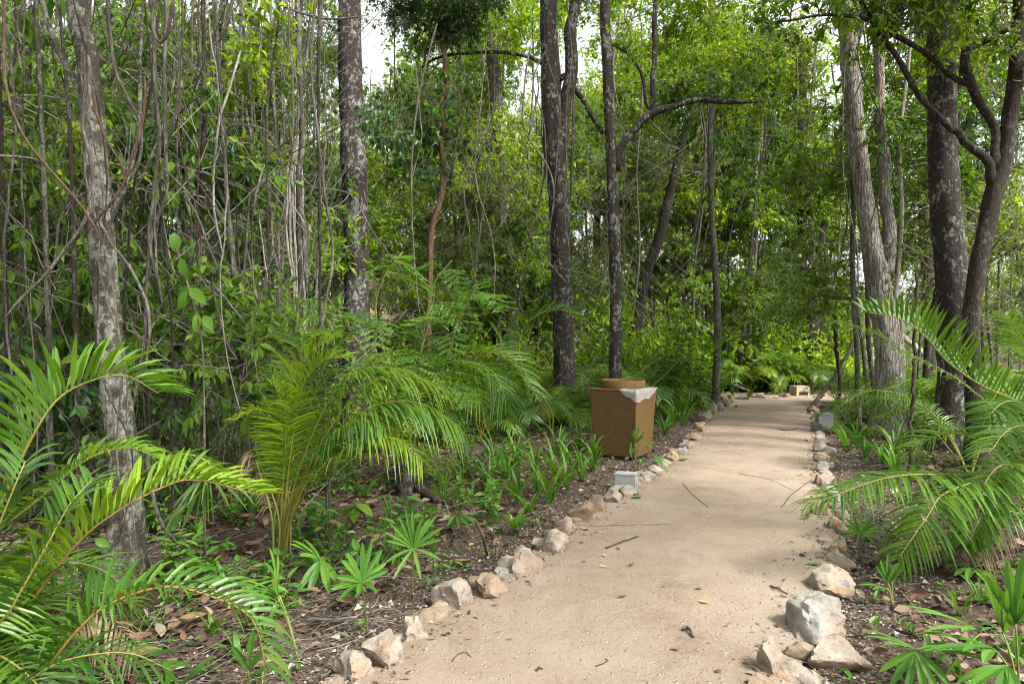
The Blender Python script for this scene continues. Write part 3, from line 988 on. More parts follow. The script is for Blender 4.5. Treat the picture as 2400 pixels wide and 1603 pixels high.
main_tree('tangled_tree', 'grey trunk wrapped in a tangle of dry twigs in the middle distance', 17.0,
          [(1140, -380, 24), (1148, 0, 28), (1160, 200, 30), (1174, 400, 30), (1186, 560, 28), (1196, 700, 28), (1200, GY(17), 32)],
          [[(1176, 420, 9), (1130, 300, 8), (1090, 180, 6), (1060, 60, 4)], [(1184, 480, 9), (1220, 390, 8), (1250, 280, 5), (1262, 160, 3)]],
          'bark_lichen', [(P(1150, -300, 17), 'thin', 1.6, 4), (P(1120, 200, 17.5), 'bright', .8, 5), (P(1190, 40, 18), 'bright', .8, 7), (P(1090, 60, 18.5), 'olive', .7, 9), (P(1100, 330, 17.5), 'olive', .9, 1), (P(1200, 420, 17.4), 'olive', .8, 3)], 14)
main_tree('slim_brown_tree', 'slim straight brown trunk at the edge of the path past the bin', 15.0,
          [(1668, -300, 10), (1668, 100, 12), (1664, 300, 13), (1668, 500, 14), (1676, 620, 15), (1682, 760, 18), (1680, 860, 18), (1676, GY(15), 22)],
          [], 'bark_pole', [(P(1668, 250, 15.5), 'hang', 1.0, 0), (P(1760, 340, 16), 'hang', 1.0, 2), (P(1640, 120, 15.5), 'bright', 1.2, 2)], 10)
main_tree('pale_tree', 'pale smooth trunk glimpsed between the twin-stemmed and the broad dark trees', 13.5,
          [(2150, -300, 22), (2156, 100, 26), (2166, 350, 30), (2172, 560, 32), (2186, 700, 40), (2190, 860, 44), (2190, GY(13.5), 50)],
          [], 'bark_pale', [(P(2150, -200, 13.5), 'bright', 1.4, 6)], 14)
main_tree('orange_barked_tree', 'short-looking orange-brown trunk far behind the slim bent-limb tree', 24.0,
          [(1404, 200, 14), (1402, 400, 16), (1398, 560, 18), (1400, 700, 18), (1400, GY(24), 20)], [], 'bark_orange', [(P(1404, 260, 24), 'bright', 1.7, 8)], 10)
main_tree('stout_far_tree', 'stout dark ivy-hung trunk beyond the bend of the path', 22.0,
          [(1870, 100, 30), (1880, 350, 32), (1890, 560, 36), (1902, 700, 42), (1905, 800, 46), (1905, GY(22), 54)],
          [[(1895, 640, 20), (1930, 540, 16), (1950, 420, 12), (1960, 300, 8)]], 'bark_dark', [(P(1880, 180, 22), 'bright', 1.8, 1), (P(1900, 470, 22), 'bright', .8, 3)], 14)
main_tree('leaning_grey_tree', 'grey mossy trunk leaning to the right of the bin side, in the middle distance', 18.0,
          [(1640, 150, 14), (1600, 330, 18), (1568, 460, 22), (1545, 560, 24), (1515, 640, 26), (1490, 760, 30), (1480, GY(18), 34)],
          [], 'bark_dark', [(P(1640, 180, 18), 'olive', 1.4, 2), (P(1590, 380, 18), 'olive', .9, 4)], 12)


# ------------------------------------------------------------------ slender trees filling the wood
def slender_tree(px, d, rad, lean, bark, nfol, kinds, fz, fs, k, htop=None):
    r = random.Random(1000 + k)
    x = (px - CX) / FPX * d
    base = Vector((x, d, gz(x, d)))
    if -.45 < -float(path_dist(x, d)):
        return None
    top = htop or min(CAM_H + .56 * d + 1.2, 7.5 + r.uniform(0, 3.5))
    n = 7
    pts = []
    bx = by = 0.0
    for i in range(n + 1):
        z = -.08 + (top + .08) * i / n
        pts.append((bx, by, z))
        bx += lean * top / n + r.gauss(0, .035 + rad * .5)
        by += r.gauss(0, .03)
    c = spline(pts, 30)
    rr = np.linspace(rad * 1.15, rad * .5, 30)
    s = np.clip(c[:, 2] / .3, 0, 1); rr = rr * (1 + .35 * (1 - s) ** 2)
    t = thing('slender_tree', base, 'x', 'tree')
    mb = MB(); mb.add(*tube(c, rr, 8 if rad > .025 else 6, .07)); mb.build('trunk', bark, t)
    for j in range(nfol):
        z = r.uniform(*fz)
        i = min(int(z / top * 29), 29)
        ci = c[max(i, 0)]
        off = Vector((r.gauss(0, .5), r.gauss(0, .5), 0))
        p = base + Vector(ci) + off
        p.z = base.z + z
        sc = r.uniform(*fs)
        if in_gap(p, 1.4 * sc):
            continue
        add_crown(t, base, p, r.choice(kinds), sc, k * 5 + j)
    return t


def fill_region(spec):
    out = []
    for k in range(spec['n']):
        r = random.Random(spec['seed'] * 991 + k)
        u = (k + r.uniform(.1, .9)) / spec['n']
        px = spec['px'][0] + (spec['px'][1] - spec['px'][0]) * u
        d = r.uniform(*spec['d'])
        if any(a < px < b and d < dd for a, b, dd in spec.get('keep', ())):
            d = max(d, max(dd for a, b, dd in spec['keep'] if a < px < b))
        rad = r.uniform(*spec['r'])
        t = slender_tree(px, d, rad, r.gauss(0, spec.get('lean', .03)), r.choice(spec['bark']), r.randint(*spec['nf']),
                         spec['kinds'], (spec['fz'][0], min(spec['fz'][1], CAM_H + .5 * d)), spec['fs'], spec['seed'] * 100 + k)
        if t:
            out.append((px, t))
    return out


def ordinal(n):
    if 10 <= n % 100 <= 20: s = 'th'
    else: s = {1: 'st', 2: 'nd', 3: 'rd'}.get(n % 10, 'th')
    return f'{n}{s}'


REGIONS = [
    dict(seed=1, n=34, px=(-60, 720), d=(5.0, 8.5), r=(.007, .026), nf=(1, 3), kinds=['spray', 'spray_hang', 'spray_hang'], fz=(.5, 5.0), fs=(.6, 1.05),
         bark=['bark_pole', 'bark_pole', 'bark_lichen', 'bark_dark', 'vine_bark'], lean=.02,
         label='thin pole-like trunk in the dense left thicket, {} of them from the left edge', group='thin poles of the near left thicket'),
    dict(seed=2, n=46, px=(-150, 790), d=(8.6, 16), r=(.014, .045), nf=(4, 6), kinds=['mid', 'spray_hang', 'spray', 'olive', 'spray_hang', 'bright'], fz=(.5, 7), fs=(.5, 1.0),
         bark=['bark_pole', 'bark_lichen', 'bark_dark'], lean=.02,
         label='slender grey trunk deeper in the left thicket, {} of its row from the left', group='slender trunks deeper in the left thicket'),
    dict(seed=3, n=32, px=(790, 1340), d=(15, 28), r=(.02, .06), nf=(4, 5), kinds=['bright', 'mid', 'olive', 'bright'], fz=(1.8, 14), fs=(.7, 1.2),
         bark=['bark_pole', 'bark_lichen', 'bark_dark'], lean=.04,
         label='slender trunk in the light wood behind the central palm, {} from the left', group='slender trunks behind the central palm'),
    dict(seed=4, n=42, px=(1340, 1960), d=(20.5, 32), r=(.02, .07), nf=(3, 5), kinds=['bright', 'bright', 'bright', 'olive', 'mid'], fz=(1.8, 13), fs=(.8, 1.35),
         bark=['bark_pole', 'bark_lichen', 'bark_dark', 'bark_pale'], lean=.05,
         label='slender trunk beyond the bend of the path, {} from the left', group='slender trunks beyond the bend'),
    dict(seed=5, n=34, px=(1990, 2520), d=(10.5, 26), r=(.015, .05), nf=(2, 3), kinds=['mid', 'olive', 'bright', 'bright', 'spray'], fz=(1.6, 9), fs=(.6, 1.0),
         bark=['bark_pole', 'bark_lichen', 'bark_dark', 'bark_pale'], lean=.05,
         label='slender trunk in the wood on the right, {} counting from the path', group='slender trunks in the right-hand wood'),
    dict(seed=6, n=26, px=(-300, 2700), d=(32, 44), r=(.04, .09), nf=(2, 3), kinds=['bright', 'bright', 'olive'], fz=(1.5, 9), fs=(1.0, 1.5),
         bark=['bark_pole', 'bark_lichen'], lean=.03,
         label='distant tree in the farthest row of the wood, {} from the left', group='distant trees of the farthest row'),
]
for spec in REGIONS:
    row = sorted(fill_region(spec), key=lambda a: a[0])
    for i, (px, t) in enumerate(row):
        t['label'] = spec['label'].format(ordinal(i + 1))
        t['group'] = spec['group']


# far wood that reads as one mass
def far_wood():
    r = np.random.default_rng(99)
    n = 24000
    ang = r.uniform(-1.1, 1.1, n)
    dist = r.uniform(46, 66, n)
    x = np.sin(ang) * dist * 1.25; y = np.cos(ang) * dist
    keep = y > 20
    x, y = x[keep], y[keep]
    tops = 4.6 + 1.2 * np.sin(x * .35) + 1.0 * np.sin(x * .9 + 2)
    z = r.uniform(0, 1, len(x)) ** .8 * tops
    L = r.uniform(.22, .5, len(x))
    V, Q = leaf_cloud(np.stack([x, y, z], -1), rand_dirs(len(x), r) + np.array([0, 0, -.3]), rand_dirs(len(x), r), L, L * .55)
    me = mesh_np('far_wood', V, [Q], ['leaf_bright'])
    tag(link('far_wood', me), 'green mass of distant forest closing the view', None, None, 'stuff')


far_wood()


# ------------------------------------------------------------------ lianas and brush of the left thicket
VINE_ORD = []


def vine(px_pts, d, w, mat, label=None, group='lianas hanging in the left thicket'):
    pts = [P(q[0], q[1], q[2] if len(q) > 2 else d) for q in px_pts]
    ln = sum((pts[i + 1] - pts[i]).length for i in range(len(pts) - 1))
    c = spline(pts, max(12, int(ln / .07)))
    k = rng.normal(0, 1, c.shape); k[1:-1] = (k[1:-1] + k[:-2] + k[2:]) / 3
    c = c + k * .006
    rad = w * d / FPX * .5
    mb = MB(); mb.add(*tube(c, rad * np.interp(np.linspace(0, 1, len(c)), [0, .06, .9, 1], [.55, 1, .85, .3]), 7, .1))
    b = pts[-1]
    o = mb.build('liana', mat, None, b)
    o.location = b
    if label is None:
        VINE_ORD.append((px_pts[len(px_pts) // 2][0], o)); o['group'] = group
    tag(o, label, 'liana', group)
    return o


# named ones that can be followed in the photograph
vine([(10, -40), (12, 180), (45, 300), (90, 372), (180, 470), (250, 575)], 3.6, 7, 'vine_brown', 'long brown liana bending diagonally across the upper left corner')
vine([(-20, 366), (45, 368), (92, 376)], 3.6, 6, 'vine_bark', 'short pale twig joining the brown diagonal liana from the left edge')
vine([(345, 180), (330, 300), (310, 380), (280, 450), (220, 520), (190, 555)], 4.1, 8, 'vine_brown', 'reddish-brown twig crossing the brown liana in front of the pale trunk')
vine([(215, 200), (225, 260), (245, 320), (290, 400), (295, 440)], 4.1, 7, 'vine_brown', 'short dark red twig forking in front of the pale trunk')
vine([(210, 130), (205, 230), (192, 290), (205, 340), (216, 400), (214, 470), (190, 540), (110, 640), (50, 700), (0, 760)], 4.0, 9, 'vine_bark', 'thick pale liana sweeping down to the left edge')
vine([(360, -20), (358, 60), (372, 100), (395, 80), (405, 0)], 4.6, 9, 'vine_bark', 'pale liana looping in a U near the top edge')
vine([(250, -60), (255, 60), (270, 165), (300, 230), (330, 290), (328, 370), (300, 430)], 4.4, 9, 'vine_bark', 'bent pale liana in front of the mossy pole')
vine([(396, -80), (388, 60), (384, 200), (386, 330), (392, 440), (380, 490), (352, 560), (345, 700), (330, 860), (300, 1000)], 5.0, 9, 'vine_bark', 'long wavy pale liana left of the big hanging leaf')
vine([(350, -60), (362, 100), (366, 240), (374, 340), (362, 430), (350, 520), (350, 580), (370, 660), (380, 720)], 5.0, 10, 'vine_bark', 'pair-winding grey liana right of the mossy pole')
vine([(240, 520), (268, 580), (300, 620), (335, 690), (350, 760), (340, 880)], 4.2, 8, 'vine_bark', 'grey liana slanting down from the pale trunk')
vine([(385, 395), (430, 440), (482, 490), (510, 478)], 4.6, 5, 'vine_bark', 'thin pale twig dipping between the hanging leaves')
vine([(480, 655), (520, 690), (570, 755)], 5.0, 7, 'vine_bark', 'pale dead branch slanting above the feathery sapling tip')
vine([(550, -10), (530, 60), (512, 100)], 4.6, 8, 'vine_bark', 'smooth pale branch stub hanging from the top edge')
vine([(640, 5), (700, 30), (780, 45), (850, 40)], 6.0, 5, 'vine_bark', 'thin pale vine drooping across the dark trunk near the top')
vine([(695, -20), (700, 120), (705, 240), (710, 340), (700, 430), (712, 540), (720, 700)], 6.4, 14, 'bark_pole', 'knotted grey liana stem right of the leaf curtain')
for k, (o1, o2, w_) in enumerate(((-28, 24, 4), (22, -22, 5), (30, 12, 4))):
    vine([(190 + o1, -40, 4.22), (205 - o1 * .4, 180, 4.2), (225 + o2, 420, 4.2), (245 - o2 * .6, 640, 4.2), (264 + o1, 860, 4.2), (290 + o2 * .7, 1080, 4.2), (296 + o1, 1330, 4.2)], 4.2, w_, 'vine_bark' if k % 3 else 'bark_dark',
         f'thin liana clinging to the pale lichen-covered trunk, {ordinal(k + 1)} of three around it', 'lianas clinging to the pale trunk')
for k in range(7):
    vine([(700, 320), (676 + k * 5, 395), (674 + k * 6, 480), (672 + k * 6 + (k % 3) * 3, 560), (690 + k * 4, 700), (694 + k * 4, 860)], 7.0 + .04 * k, 6, 'bark_pale',
         f'pale aerial root in the bundle under the knotted stem, {ordinal(k + 1)} from the left', 'bundle of pale aerial roots')


def random_vines():
    for k in range(38):
        r = random.Random(500 + k)
        px = r.uniform(-20, 760); d = r.uniform(4.6, 8.5)
        if 150 < px < 420 and d < 5: d = 5.2
        y0 = r.uniform(-300, -40); y1 = r.uniform(620, min(1150, GY(d)))
        if r.random() < .4: y1 = GY(d)
        n = r.randint(4, 7); pts = []; x = px
        for i in range(n):
            pts.append((x, y0 + (y1 - y0) * i / (n - 1), d + r.gauss(0, .06)))
            x += r.gauss(0, 26)
        vine(pts, d, r.uniform(3, 7.5), r.choice(['vine_bark', 'vine_bark', 'bark_pole', 'vine_brown', 'bark_dark']))
    for k in range(30):       # crossing, wandering strands
        r = random.Random(900 + k)
        px = r.uniform(-40, 700); d = r.uniform(4.5, 7.5)
        y0 = r.uniform(-100, 500); n = r.randint(5, 8); pts = []; x = px; y = y0
        dx = r.choice((-1, 1)) * r.uniform(10, 60); dy = r.uniform(40, 130)
        for i in range(n):
            pts.append((x, min(y, GY(d) - 5), d + r.gauss(0, .08)))
            x += dx + r.gauss(0, 35); y += dy + r.gauss(0, 45)
        vine(pts, d, r.uniform(2.5, 6), r.choice(['vine_bark', 'bark_pale', 'bark_pole', 'vine_bark']))
    for k in range(34):       # strands over the rest of the wood
        r = random.Random(700 + k)
        px = r.uniform(900, 2350); d = r.uniform(9.5, 14)
        if 1450 < px < 1960: d = r.uniform(14, 19)
        y0 = r.uniform(-60, 150); y1 = r.uniform(420, 800)
        pts = []; x = px
        for i in range(5):
            pts.append((x, y0 + (y1 - y0) * i / 4)); x += r.gauss(0, 22)
        o = vine(pts, d, r.uniform(3, 5), 'vine_bark', 'x', 'lianas in the open wood')
        VINE2.append((px, o))


VINE2 = []
random_vines()
for i, (px, o) in enumerate(sorted(VINE_ORD, key=lambda a: a[0])):
    o['label'] = f'thin hanging liana of the left thicket, {ordinal(i + 1)} of the loose strands from the left'
for i, (px, o) in enumerate(sorted(VINE2, key=lambda a: a[0])):
    o['label'] = f'thin strand dangling from the canopy right of the dark trunk, {ordinal(i + 1)} from the left'


def twigs_np(starts, dirs, L, rad, rnd, bend=.25, seg=3):
    """many three-sided bent twigs in one array"""
    n = len(starts)
    a = np.cross(dirs, rand_dirs(n, rnd)); a = unit(a); b = np.cross(dirs, a)
    bv = rand_dirs(n, rnd)
    V = np.zeros((n, seg + 1, 3, 3))
    for s in range(seg + 1):
        u = s / seg
        c = starts + dirs * (L * u)[:, None] + bv * (L * bend * u * u)[:, None]
        for k in range(3):
            th = k * 2.0944
            V[:, s, k] = c + (math.cos(th) * a + math.sin(th) * b) * (rad * (1 - .6 * u))[:, None]
    base = (np.arange(n) * (seg + 1) * 3)[:, None]
    Q = []
    for s in range(seg):
        for k in range(3):
            k2 = (k + 1) % 3
            Q.append(base + np.array([[s * 3 + k, s * 3 + k2, s * 3 + 3 + k2, s * 3 + 3 + k]]))
    return V.reshape(-1, 3), np.concatenate(Q)


def brush():
    r = np.random.default_rng(5)
    n = 3200
    d = r.uniform(5.2, 14, n); px = r.uniform(-120, 770, n)
    x = (px - CX) / FPX * d
    z = r.uniform(0, 1, n) ** 1.2 * (CAM_H + .45 * d)
    dr = unit(rand_dirs(n, r) * np.array([.8, .6, .6]) + np.array([0, 0, .6]))
    V, Q = twigs_np(np.stack([x, d, z], -1), dr, r.uniform(.4, 1.5, n), r.uniform(.002, .006, n), r)
    n = 2200
    d = r.uniform(10.5, 24, n); px = r.uniform(800, 2450, n)
    x = (px - CX) / FPX * d
    ok = path_dist(x, d) > .6
    x, d = x[ok], d[ok]; n = len(x)
    z = r.uniform(0, 1, n) * (CAM_H + .3 * d)
    dr = unit(rand_dirs(n, r) * np.array([.8, .6, .6]) + np.array([0, 0, .7]))
    V2, Q2 = twigs_np(np.stack([x, d, z], -1), dr, r.uniform(.6, 2.2, n), r.uniform(.003, .008, n), r)
    me = mesh_np('brush', np.vstack([V, V2]), [np.vstack([Q, Q2 + len(V)])], ['brush'], None, True)
    tag(link('brush_twigs', me), 'tangle of thin bare twigs filling the thicket', None, None, 'stuff')


brush()


# ------------------------------------------------------------------ palms
def frond_geom(ctrl, leafL, n, width, a0=76, a1=50, vee=.35, droop=.35, t0=.16, seed=0, up=(0, 0, 1), flip=0.0):
    """returns rachis (V,Q,T) and a list of leaflet arrays (V,Q,T)"""
    r = np.random.default_rng(seed)
    c = spline(ctrl, 48)
    tan = unit(np.gradient(c, axis=0))
    rl = tube(c, np.linspace(width * .42 + .003, width * .12, 48), 6, 0, True)
    leaves = []
    up = np.array(up, float)
    for i in range(n):
        t = t0 + (1 - t0) * (i + .5) / n
        f = t * 47; k = min(int(f), 46); fr = f - k
        p = c[k] * (1 - fr) + c[k + 1] * fr
        T = unit(tan[k] * (1 - fr) + tan[k + 1] * fr)
        S = np.cross(T, up); S = S / (np.linalg.norm(S) + 1e-9)
        Nn = np.cross(S, T)
        prof = min(1.0, .42 + 1.5 * (t - t0)) * (1 - .62 * max(0, (t - .55) / .45) ** 1.6)
        for s in (-1, 1):
            a = math.radians(a0 + (a1 - a0) * t ** 1.4 + r.normal(0, 3.5))
            v = vee + r.normal(0, .10)
            dr = unit(T * math.cos(a) + (S * s * math.cos(v) + Nn * math.sin(v)) * math.sin(a))
            L = leafL * 1.08 * prof * r.uniform(.84, 1.1)
            w = width * (.62 + .38 * prof) * r.uniform(.85, 1.1)
            W = unit(T - dr * T.dot(dr)) if hasattr(T, 'dot') else T
            nn = np.cross(dr, W) * s
            dz = droop * r.uniform(.7, 1.35)
            st = (0, .22, .48, .75, 1.0); ww = (.35, .95, 1.0, .7, 0)
            V = []
            for u, k_ in zip(st, ww):
                q = p + dr * L * u + np.array([0, 0, -1]) * L * dz * u ** 2.4
                # midrib sunk below both edges
                h = w * .5 * k_
                if u < 1:
                    V += [q + W * h + up * h * .25, q, q - W * h + up * h * .25]
                else:
                    V += [q]
            Q = []
            for m in range(3):
                b = m * 3
                Q += [[b, b + 1, b + 4, b + 3], [b + 1, b + 2, b + 5, b + 4]]
            leaves.append((np.array(V), np.array(Q), np.array([[9, 10, 12], [10, 11, 12]])))
    return rl, leaves


def build_palm(name, label, base, fronds, leaf='palm_leaf', rachis='rachis', group=None, singles=300, stems=()):
    base = Vector(base)
    t = thing(name, base, label, 'palm', group)
    left = singles
    for k, F in enumerate(fronds):
        rl, leaves = frond_geom(**{k_: v for k_, v in F.items() if k_ not in ('leaf', 'rachis')})
        fr = MB().add(*rl).build('frond', F.get('rachis', rachis), t, base)
        lm = F.get('leaf', leaf)
        if len(leaves) <= left:
            left -= len(leaves)
            for V, Q, T in leaves:
                MB().add(V, Q, T).build('leaflet', lm, fr, base, False)
        else:
            mb = MB()
            for V, Q, T in leaves:
                mb.add(V, Q, T)
            tag(mb.build('foliage', lm, fr, base, False), kind='stuff')
    for s in stems:
        c = spline(s[0], 14)
        MB().add(*tube(c, np.linspace(s[1], s[1] * .7, 14), 7, .03)).build('stem', s[2], t, base)
    return t


def px3(pts):
    return [P(*q) for q in pts]


def build_palms():
    # foreground palm on the left
    b = Vector((-2.75, 3.05, gz(-2.75, 3.05)))
    F = []
    def fr(pts, L, n, w, **kw):
        F.append(dict(ctrl=[tuple(b)] + px3(pts) if kw.pop('root', True) else px3(pts), leafL=L, n=n, width=w, seed=len(F) + 1, **kw))
    fr([(-120, 1420, 2.9), (0, 1185, 2.8), (71, 1033, 2.78), (136, 935, 2.8), (218, 891, 2.85), (294, 880, 2.9), (372, 922, 2.95)], .44, 66, .021, vee=.9, droop=.25, t0=.2, rachis='rachis')
    fr([(-60, 1600, 2.75), (0, 1512, 2.7), (163, 1294, 2.7), (261, 1207, 2.75), (381, 1142, 2.85), (462, 1125, 2.95), (615, 1162, 3.05)], .34, 66, .019, vee=.8, droop=.28, t0=.26, rachis='rachis_orange', leaf='palm_leaf_yellow')
    fr([(20, 1680, 2.6), (82, 1603, 2.55), (179, 1479, 2.55), (261, 1413, 2.6), (381, 1375, 2.65), (479, 1392, 2.7), (587, 1446, 2.7), (624, 1560, 2.68)], .32, 56, .021, vee=.7, droop=.5, t0=.26, rachis='rachis_orange')
    fr([(-100, 1500, 2.6), (0, 1457, 2.5), (54, 1375, 2.5), (125, 1250, 2.55), (165, 1180, 2.6), (220, 1120, 2.7)], .36, 60, .020, vee=.3, droop=.25, t0=.22, leaf='palm_leaf_dark')  # dark leaf colour on this frond and the next stands for shade
    fr([(-140, 1560, 2.6), (-60, 1380, 2.5), (-10, 1250, 2.5), (30, 1150, 2.5), (60, 1080, 2.55)], .44, 60, .021, vee=.3, droop=.3, t0=.22, leaf='palm_leaf_dark')
    fr([(-60, 1700, 2.5), (60, 1600, 2.4), (160, 1545, 2.4), (300, 1530, 2.45), (400, 1570, 2.5)], .32, 50, .016, vee=.3, droop=.4, t0=.2, leaf='palm_leaf_dark')
    fr([(60, 1400, 3.5), (250, 1180, 3.6), (400, 1070, 3.7), (490, 1085, 3.75), (480, 1140, 3.7), (400, 1215, 3.6)], .34, 50, .018, vee=.1, droop=.3, t0=.45, root=False)
    fr([(-80, 1300, 3.3), (80, 1180, 3.3), (200, 1080, 3.35), (300, 1050, 3.4), (370, 1075, 3.45)], .32, 50, .017, vee=.4, droop=.35, t0=.25, root=False)
    fr([(-40, 1560, 2.9), (120, 1420, 3.0), (240, 1440, 3.05), (330, 1520, 3.0)], .26, 40, .014, vee=-.2, droop=.6, t0=.3, leaf='palm_dry', rachis='vine_bark')
    for k in range(7):
        r = random.Random(40 + k)
        F.append(arch(b + Vector((r.uniform(-.1, .15), r.uniform(-.25, .35), 0)), r.uniform(-.75, .75), r.uniform(.55, 1.15), r.uniform(1.0, 1.6), .36, 48, .017, 70 + k, ['palm_leaf_dark', 'palm_leaf'][k % 2], .2))
    build_palm('palm', 'large feather palm whose arching fronds fill the lower left corner', b, F, 'palm_leaf')

    # bright central palm
    b = G(658, 1339)
    F.clear()
    fr([(668, 1180, 4.45), (690, 1000, 4.4), (712, 900, 4.4), (760, 845, 4.4), (810, 838, 4.4)], .46, 56, .0145, vee=.35, droop=.25, t0=.38, leaf='palm_leaf_yellow')
    fr([(680, 1190, 4.4), (745, 1080, 4.3), (810, 1000, 4.25), (868, 955, 4.2), (940, 940, 4.2), (1010, 955, 4.2), (1080, 1005, 4.2)], .42, 60, .0145, vee=-.1, droop=.55, t0=.44, leaf='palm_leaf')
    fr([(650, 1180, 4.5), (640, 1060, 4.5), (632, 1000, 4.45), (600, 965, 4.4), (548, 985, 4.35)], .38, 48, .0125, vee=.3, droop=.35, t0=.45, leaf='palm_leaf_yellow')
    fr([(672, 1160, 4.5), (690, 980, 4.6), (704, 860, 4.7), (706, 780, 4.7), (690, 735, 4.7)], .42, 48, .0145, vee=.1, droop=.2, t0=.5)
    fr([(676, 1160, 4.5), (720, 980, 4.7), (760, 860, 4.8), (815, 790, 4.85), (880, 752, 4.9)], .46, 52, .0145, vee=.1, droop=.25, t0=.48)
    fr([(684, 1160, 4.45), (740, 1000, 4.4), (800, 900, 4.4), (870, 862, 4.4), (960, 870, 4.4)], .40, 52, .014, vee=.1, droop=.5, t0=.46, leaf='palm_leaf_yellow')
    fr([(660, 1180, 4.45), (670, 1000, 4.35), (655, 930, 4.3), (640, 900, 4.3), (625, 905, 4.3)], .40, 48, .014, vee=.4, droop=.3, t0=.42, leaf='palm_leaf_yellow')
    fr([(676, 1200, 4.4), (730, 1080, 4.2), (790, 1010, 4.1), (850, 985, 4.05), (905, 1005, 4.0)], .36, 48, .0135, vee=-.1, droop=.55, t0=.42)
    fr([(668, 1180, 4.5), (700, 1030, 4.5), (735, 930, 4.5), (775, 880, 4.5), (815, 880, 4.5)], .38, 48, .0135, vee=.25, droop=.4, t0=.38)
    fr([(690, 1180, 4.4), (770, 1010, 4.3), (860, 905, 4.3), (950, 880, 4.3), (1040, 915, 4.3)], .42, 52, .015, vee=.1, droop=.5, t0=.42, leaf='palm_leaf_yellow')
    fr([(664, 1180, 4.5), (668, 980, 4.5), (690, 880, 4.5), (735, 820, 4.5), (790, 790, 4.5)], .44, 50, .015, vee=.3, droop=.25, t0=.42, leaf='palm_leaf_yellow')
    fr([(690, 1200, 4.35), (770, 1090, 4.1), (850, 1030, 4.0), (930, 1030, 3.95), (990, 1080, 3.9)], .34, 48, .014, vee=0, droop=.5, t0=.45, leaf='palm_leaf_yellow')
    fr([(650, 1200, 4.5), (610, 1080, 4.5), (575, 1060, 4.45), (540, 1120, 4.4)], .3, 40, .012, vee=-.2, droop=.6, t0=.4, leaf='palm_dry', rachis='vine_bark')
    st = []
    for k in range(9):
        r = random.Random(k)
        x0 = b.x + r.uniform(-.07, .07); y0 = b.y + r.uniform(-.06, .06)
        st.append(([(x0, y0, -.02), (x0 + r.uniform(-.05, .07), y0, .35), (x0 + r.uniform(-.14, .24), y0 + r.uniform(-.08, .08), .75)], .007, 'rachis' if k % 2 else 'green_stem'))
    build_palm('palm', 'bright yellow-green clumping feather palm at the centre of the undergrowth', b, F, 'palm_leaf', stems=st)

    # palm behind it, arching towards the bin
    b = G(985, 1110)
    b.z = gz(b.x, b.y)
    F.clear()
    fr([(975, 1000, 7.6), (985, 900, 7.4), (1040, 850, 7.2), (1140, 860, 7.0), (1180, 920, 6.9), (1185, 975, 6.9)], .62, 48, .022, vee=.2, droop=.45, t0=.42)
    fr([(975, 960, 7.7), (1010, 870, 7.6), (1070, 835, 7.5), (1140, 825, 7.4), (1200, 850, 7.3), (1245, 915, 7.2)], .62, 48, .022, vee=.5, droop=.4, t0=.42)
    fr([(970, 980, 7.9), (985, 840, 8.0), (1010, 740, 8.1), (1020, 670, 8.1)], .55, 40, .02, vee=.1, droop=.3, t0=.4, leaf='palm_leaf_dark')
    fr([(965, 1000, 7.9), (940, 900, 8.0), (900, 850, 8.0), (850, 860, 8.0)], .55, 44, .022, vee=.3, droop=.4, t0=.4)
    fr([(980, 1000, 7.5), (1010, 930, 7.2), (1060, 900, 7.0), (1120, 935, 6.8), (1150, 1000, 6.8)], .42, 40, .018, vee=.1, droop=.5, t0=.4)
    build_palm('palm', 'feather palm behind the bright central one, arching towards the bin', b, F, 'palm_leaf', singles=0)

    b = Vector((.6, 10.2, 0)); b.z = gz(b.x, b.y)
    F.clear()
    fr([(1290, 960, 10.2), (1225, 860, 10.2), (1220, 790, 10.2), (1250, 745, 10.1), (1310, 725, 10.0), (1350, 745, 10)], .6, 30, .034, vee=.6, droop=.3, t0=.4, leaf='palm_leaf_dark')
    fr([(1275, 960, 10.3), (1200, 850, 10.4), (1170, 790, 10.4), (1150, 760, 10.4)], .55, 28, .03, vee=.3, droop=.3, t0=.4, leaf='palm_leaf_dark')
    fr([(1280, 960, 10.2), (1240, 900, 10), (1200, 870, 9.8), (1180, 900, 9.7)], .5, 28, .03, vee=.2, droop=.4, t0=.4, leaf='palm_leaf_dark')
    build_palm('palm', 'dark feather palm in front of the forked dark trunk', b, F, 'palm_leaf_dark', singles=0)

    # right-hand foreground palms
    b = Vector((3.75, 4.6, gz(3.75, 4.6)))
    F.clear()
    fr([(2400, 1180, 4.5), (2364, 1124, 4.5), (2238, 1115, 4.4), (2148, 1112, 4.3), (2059, 1124, 4.25), (1947, 1165, 4.2), (1893, 1180, 4.2)], .40, 60, .020, vee=.15, droop=.35, t0=.34)
    fr([(2420, 1190, 4.4), (2330, 1128, 4.2), (2216, 1155, 4.1), (2171, 1214, 4.0), (2104, 1310, 3.95)], .38, 52, .021, vee=.1, droop=.35, t0=.36)
    fr([(2440, 1180, 4.5), (2400, 1110, 4.3), (2350, 1090, 4.2), (2310, 1130, 4.1), (2290, 1210, 4.0)], .36, 46, .022, vee=.2, droop=.4, t0=.34)
    fr([(2420, 1150, 4.7), (2340, 1060, 4.7), (2260, 1020, 4.7), (2200, 1020, 4.7), (2140, 1050, 4.7)], .40, 50, .020, vee=.4, droop=.35, t0=.36, leaf='palm_leaf')
    fr([(2440, 1250, 4.3), (2380, 1180, 4.1), (2310, 1200, 4.0), (2270, 1270, 3.95)], .32, 44, .016, vee=.2, droop=.5, t0=.34)
    fr([(2400, 1230, 4.5), (2330, 1210, 4.4), (2270, 1260, 4.3), (2240, 1340, 4.25)], .28, 40, .013, vee=-.2, droop=.6, t0=.35, leaf='palm_dry', rachis='vine_bark')
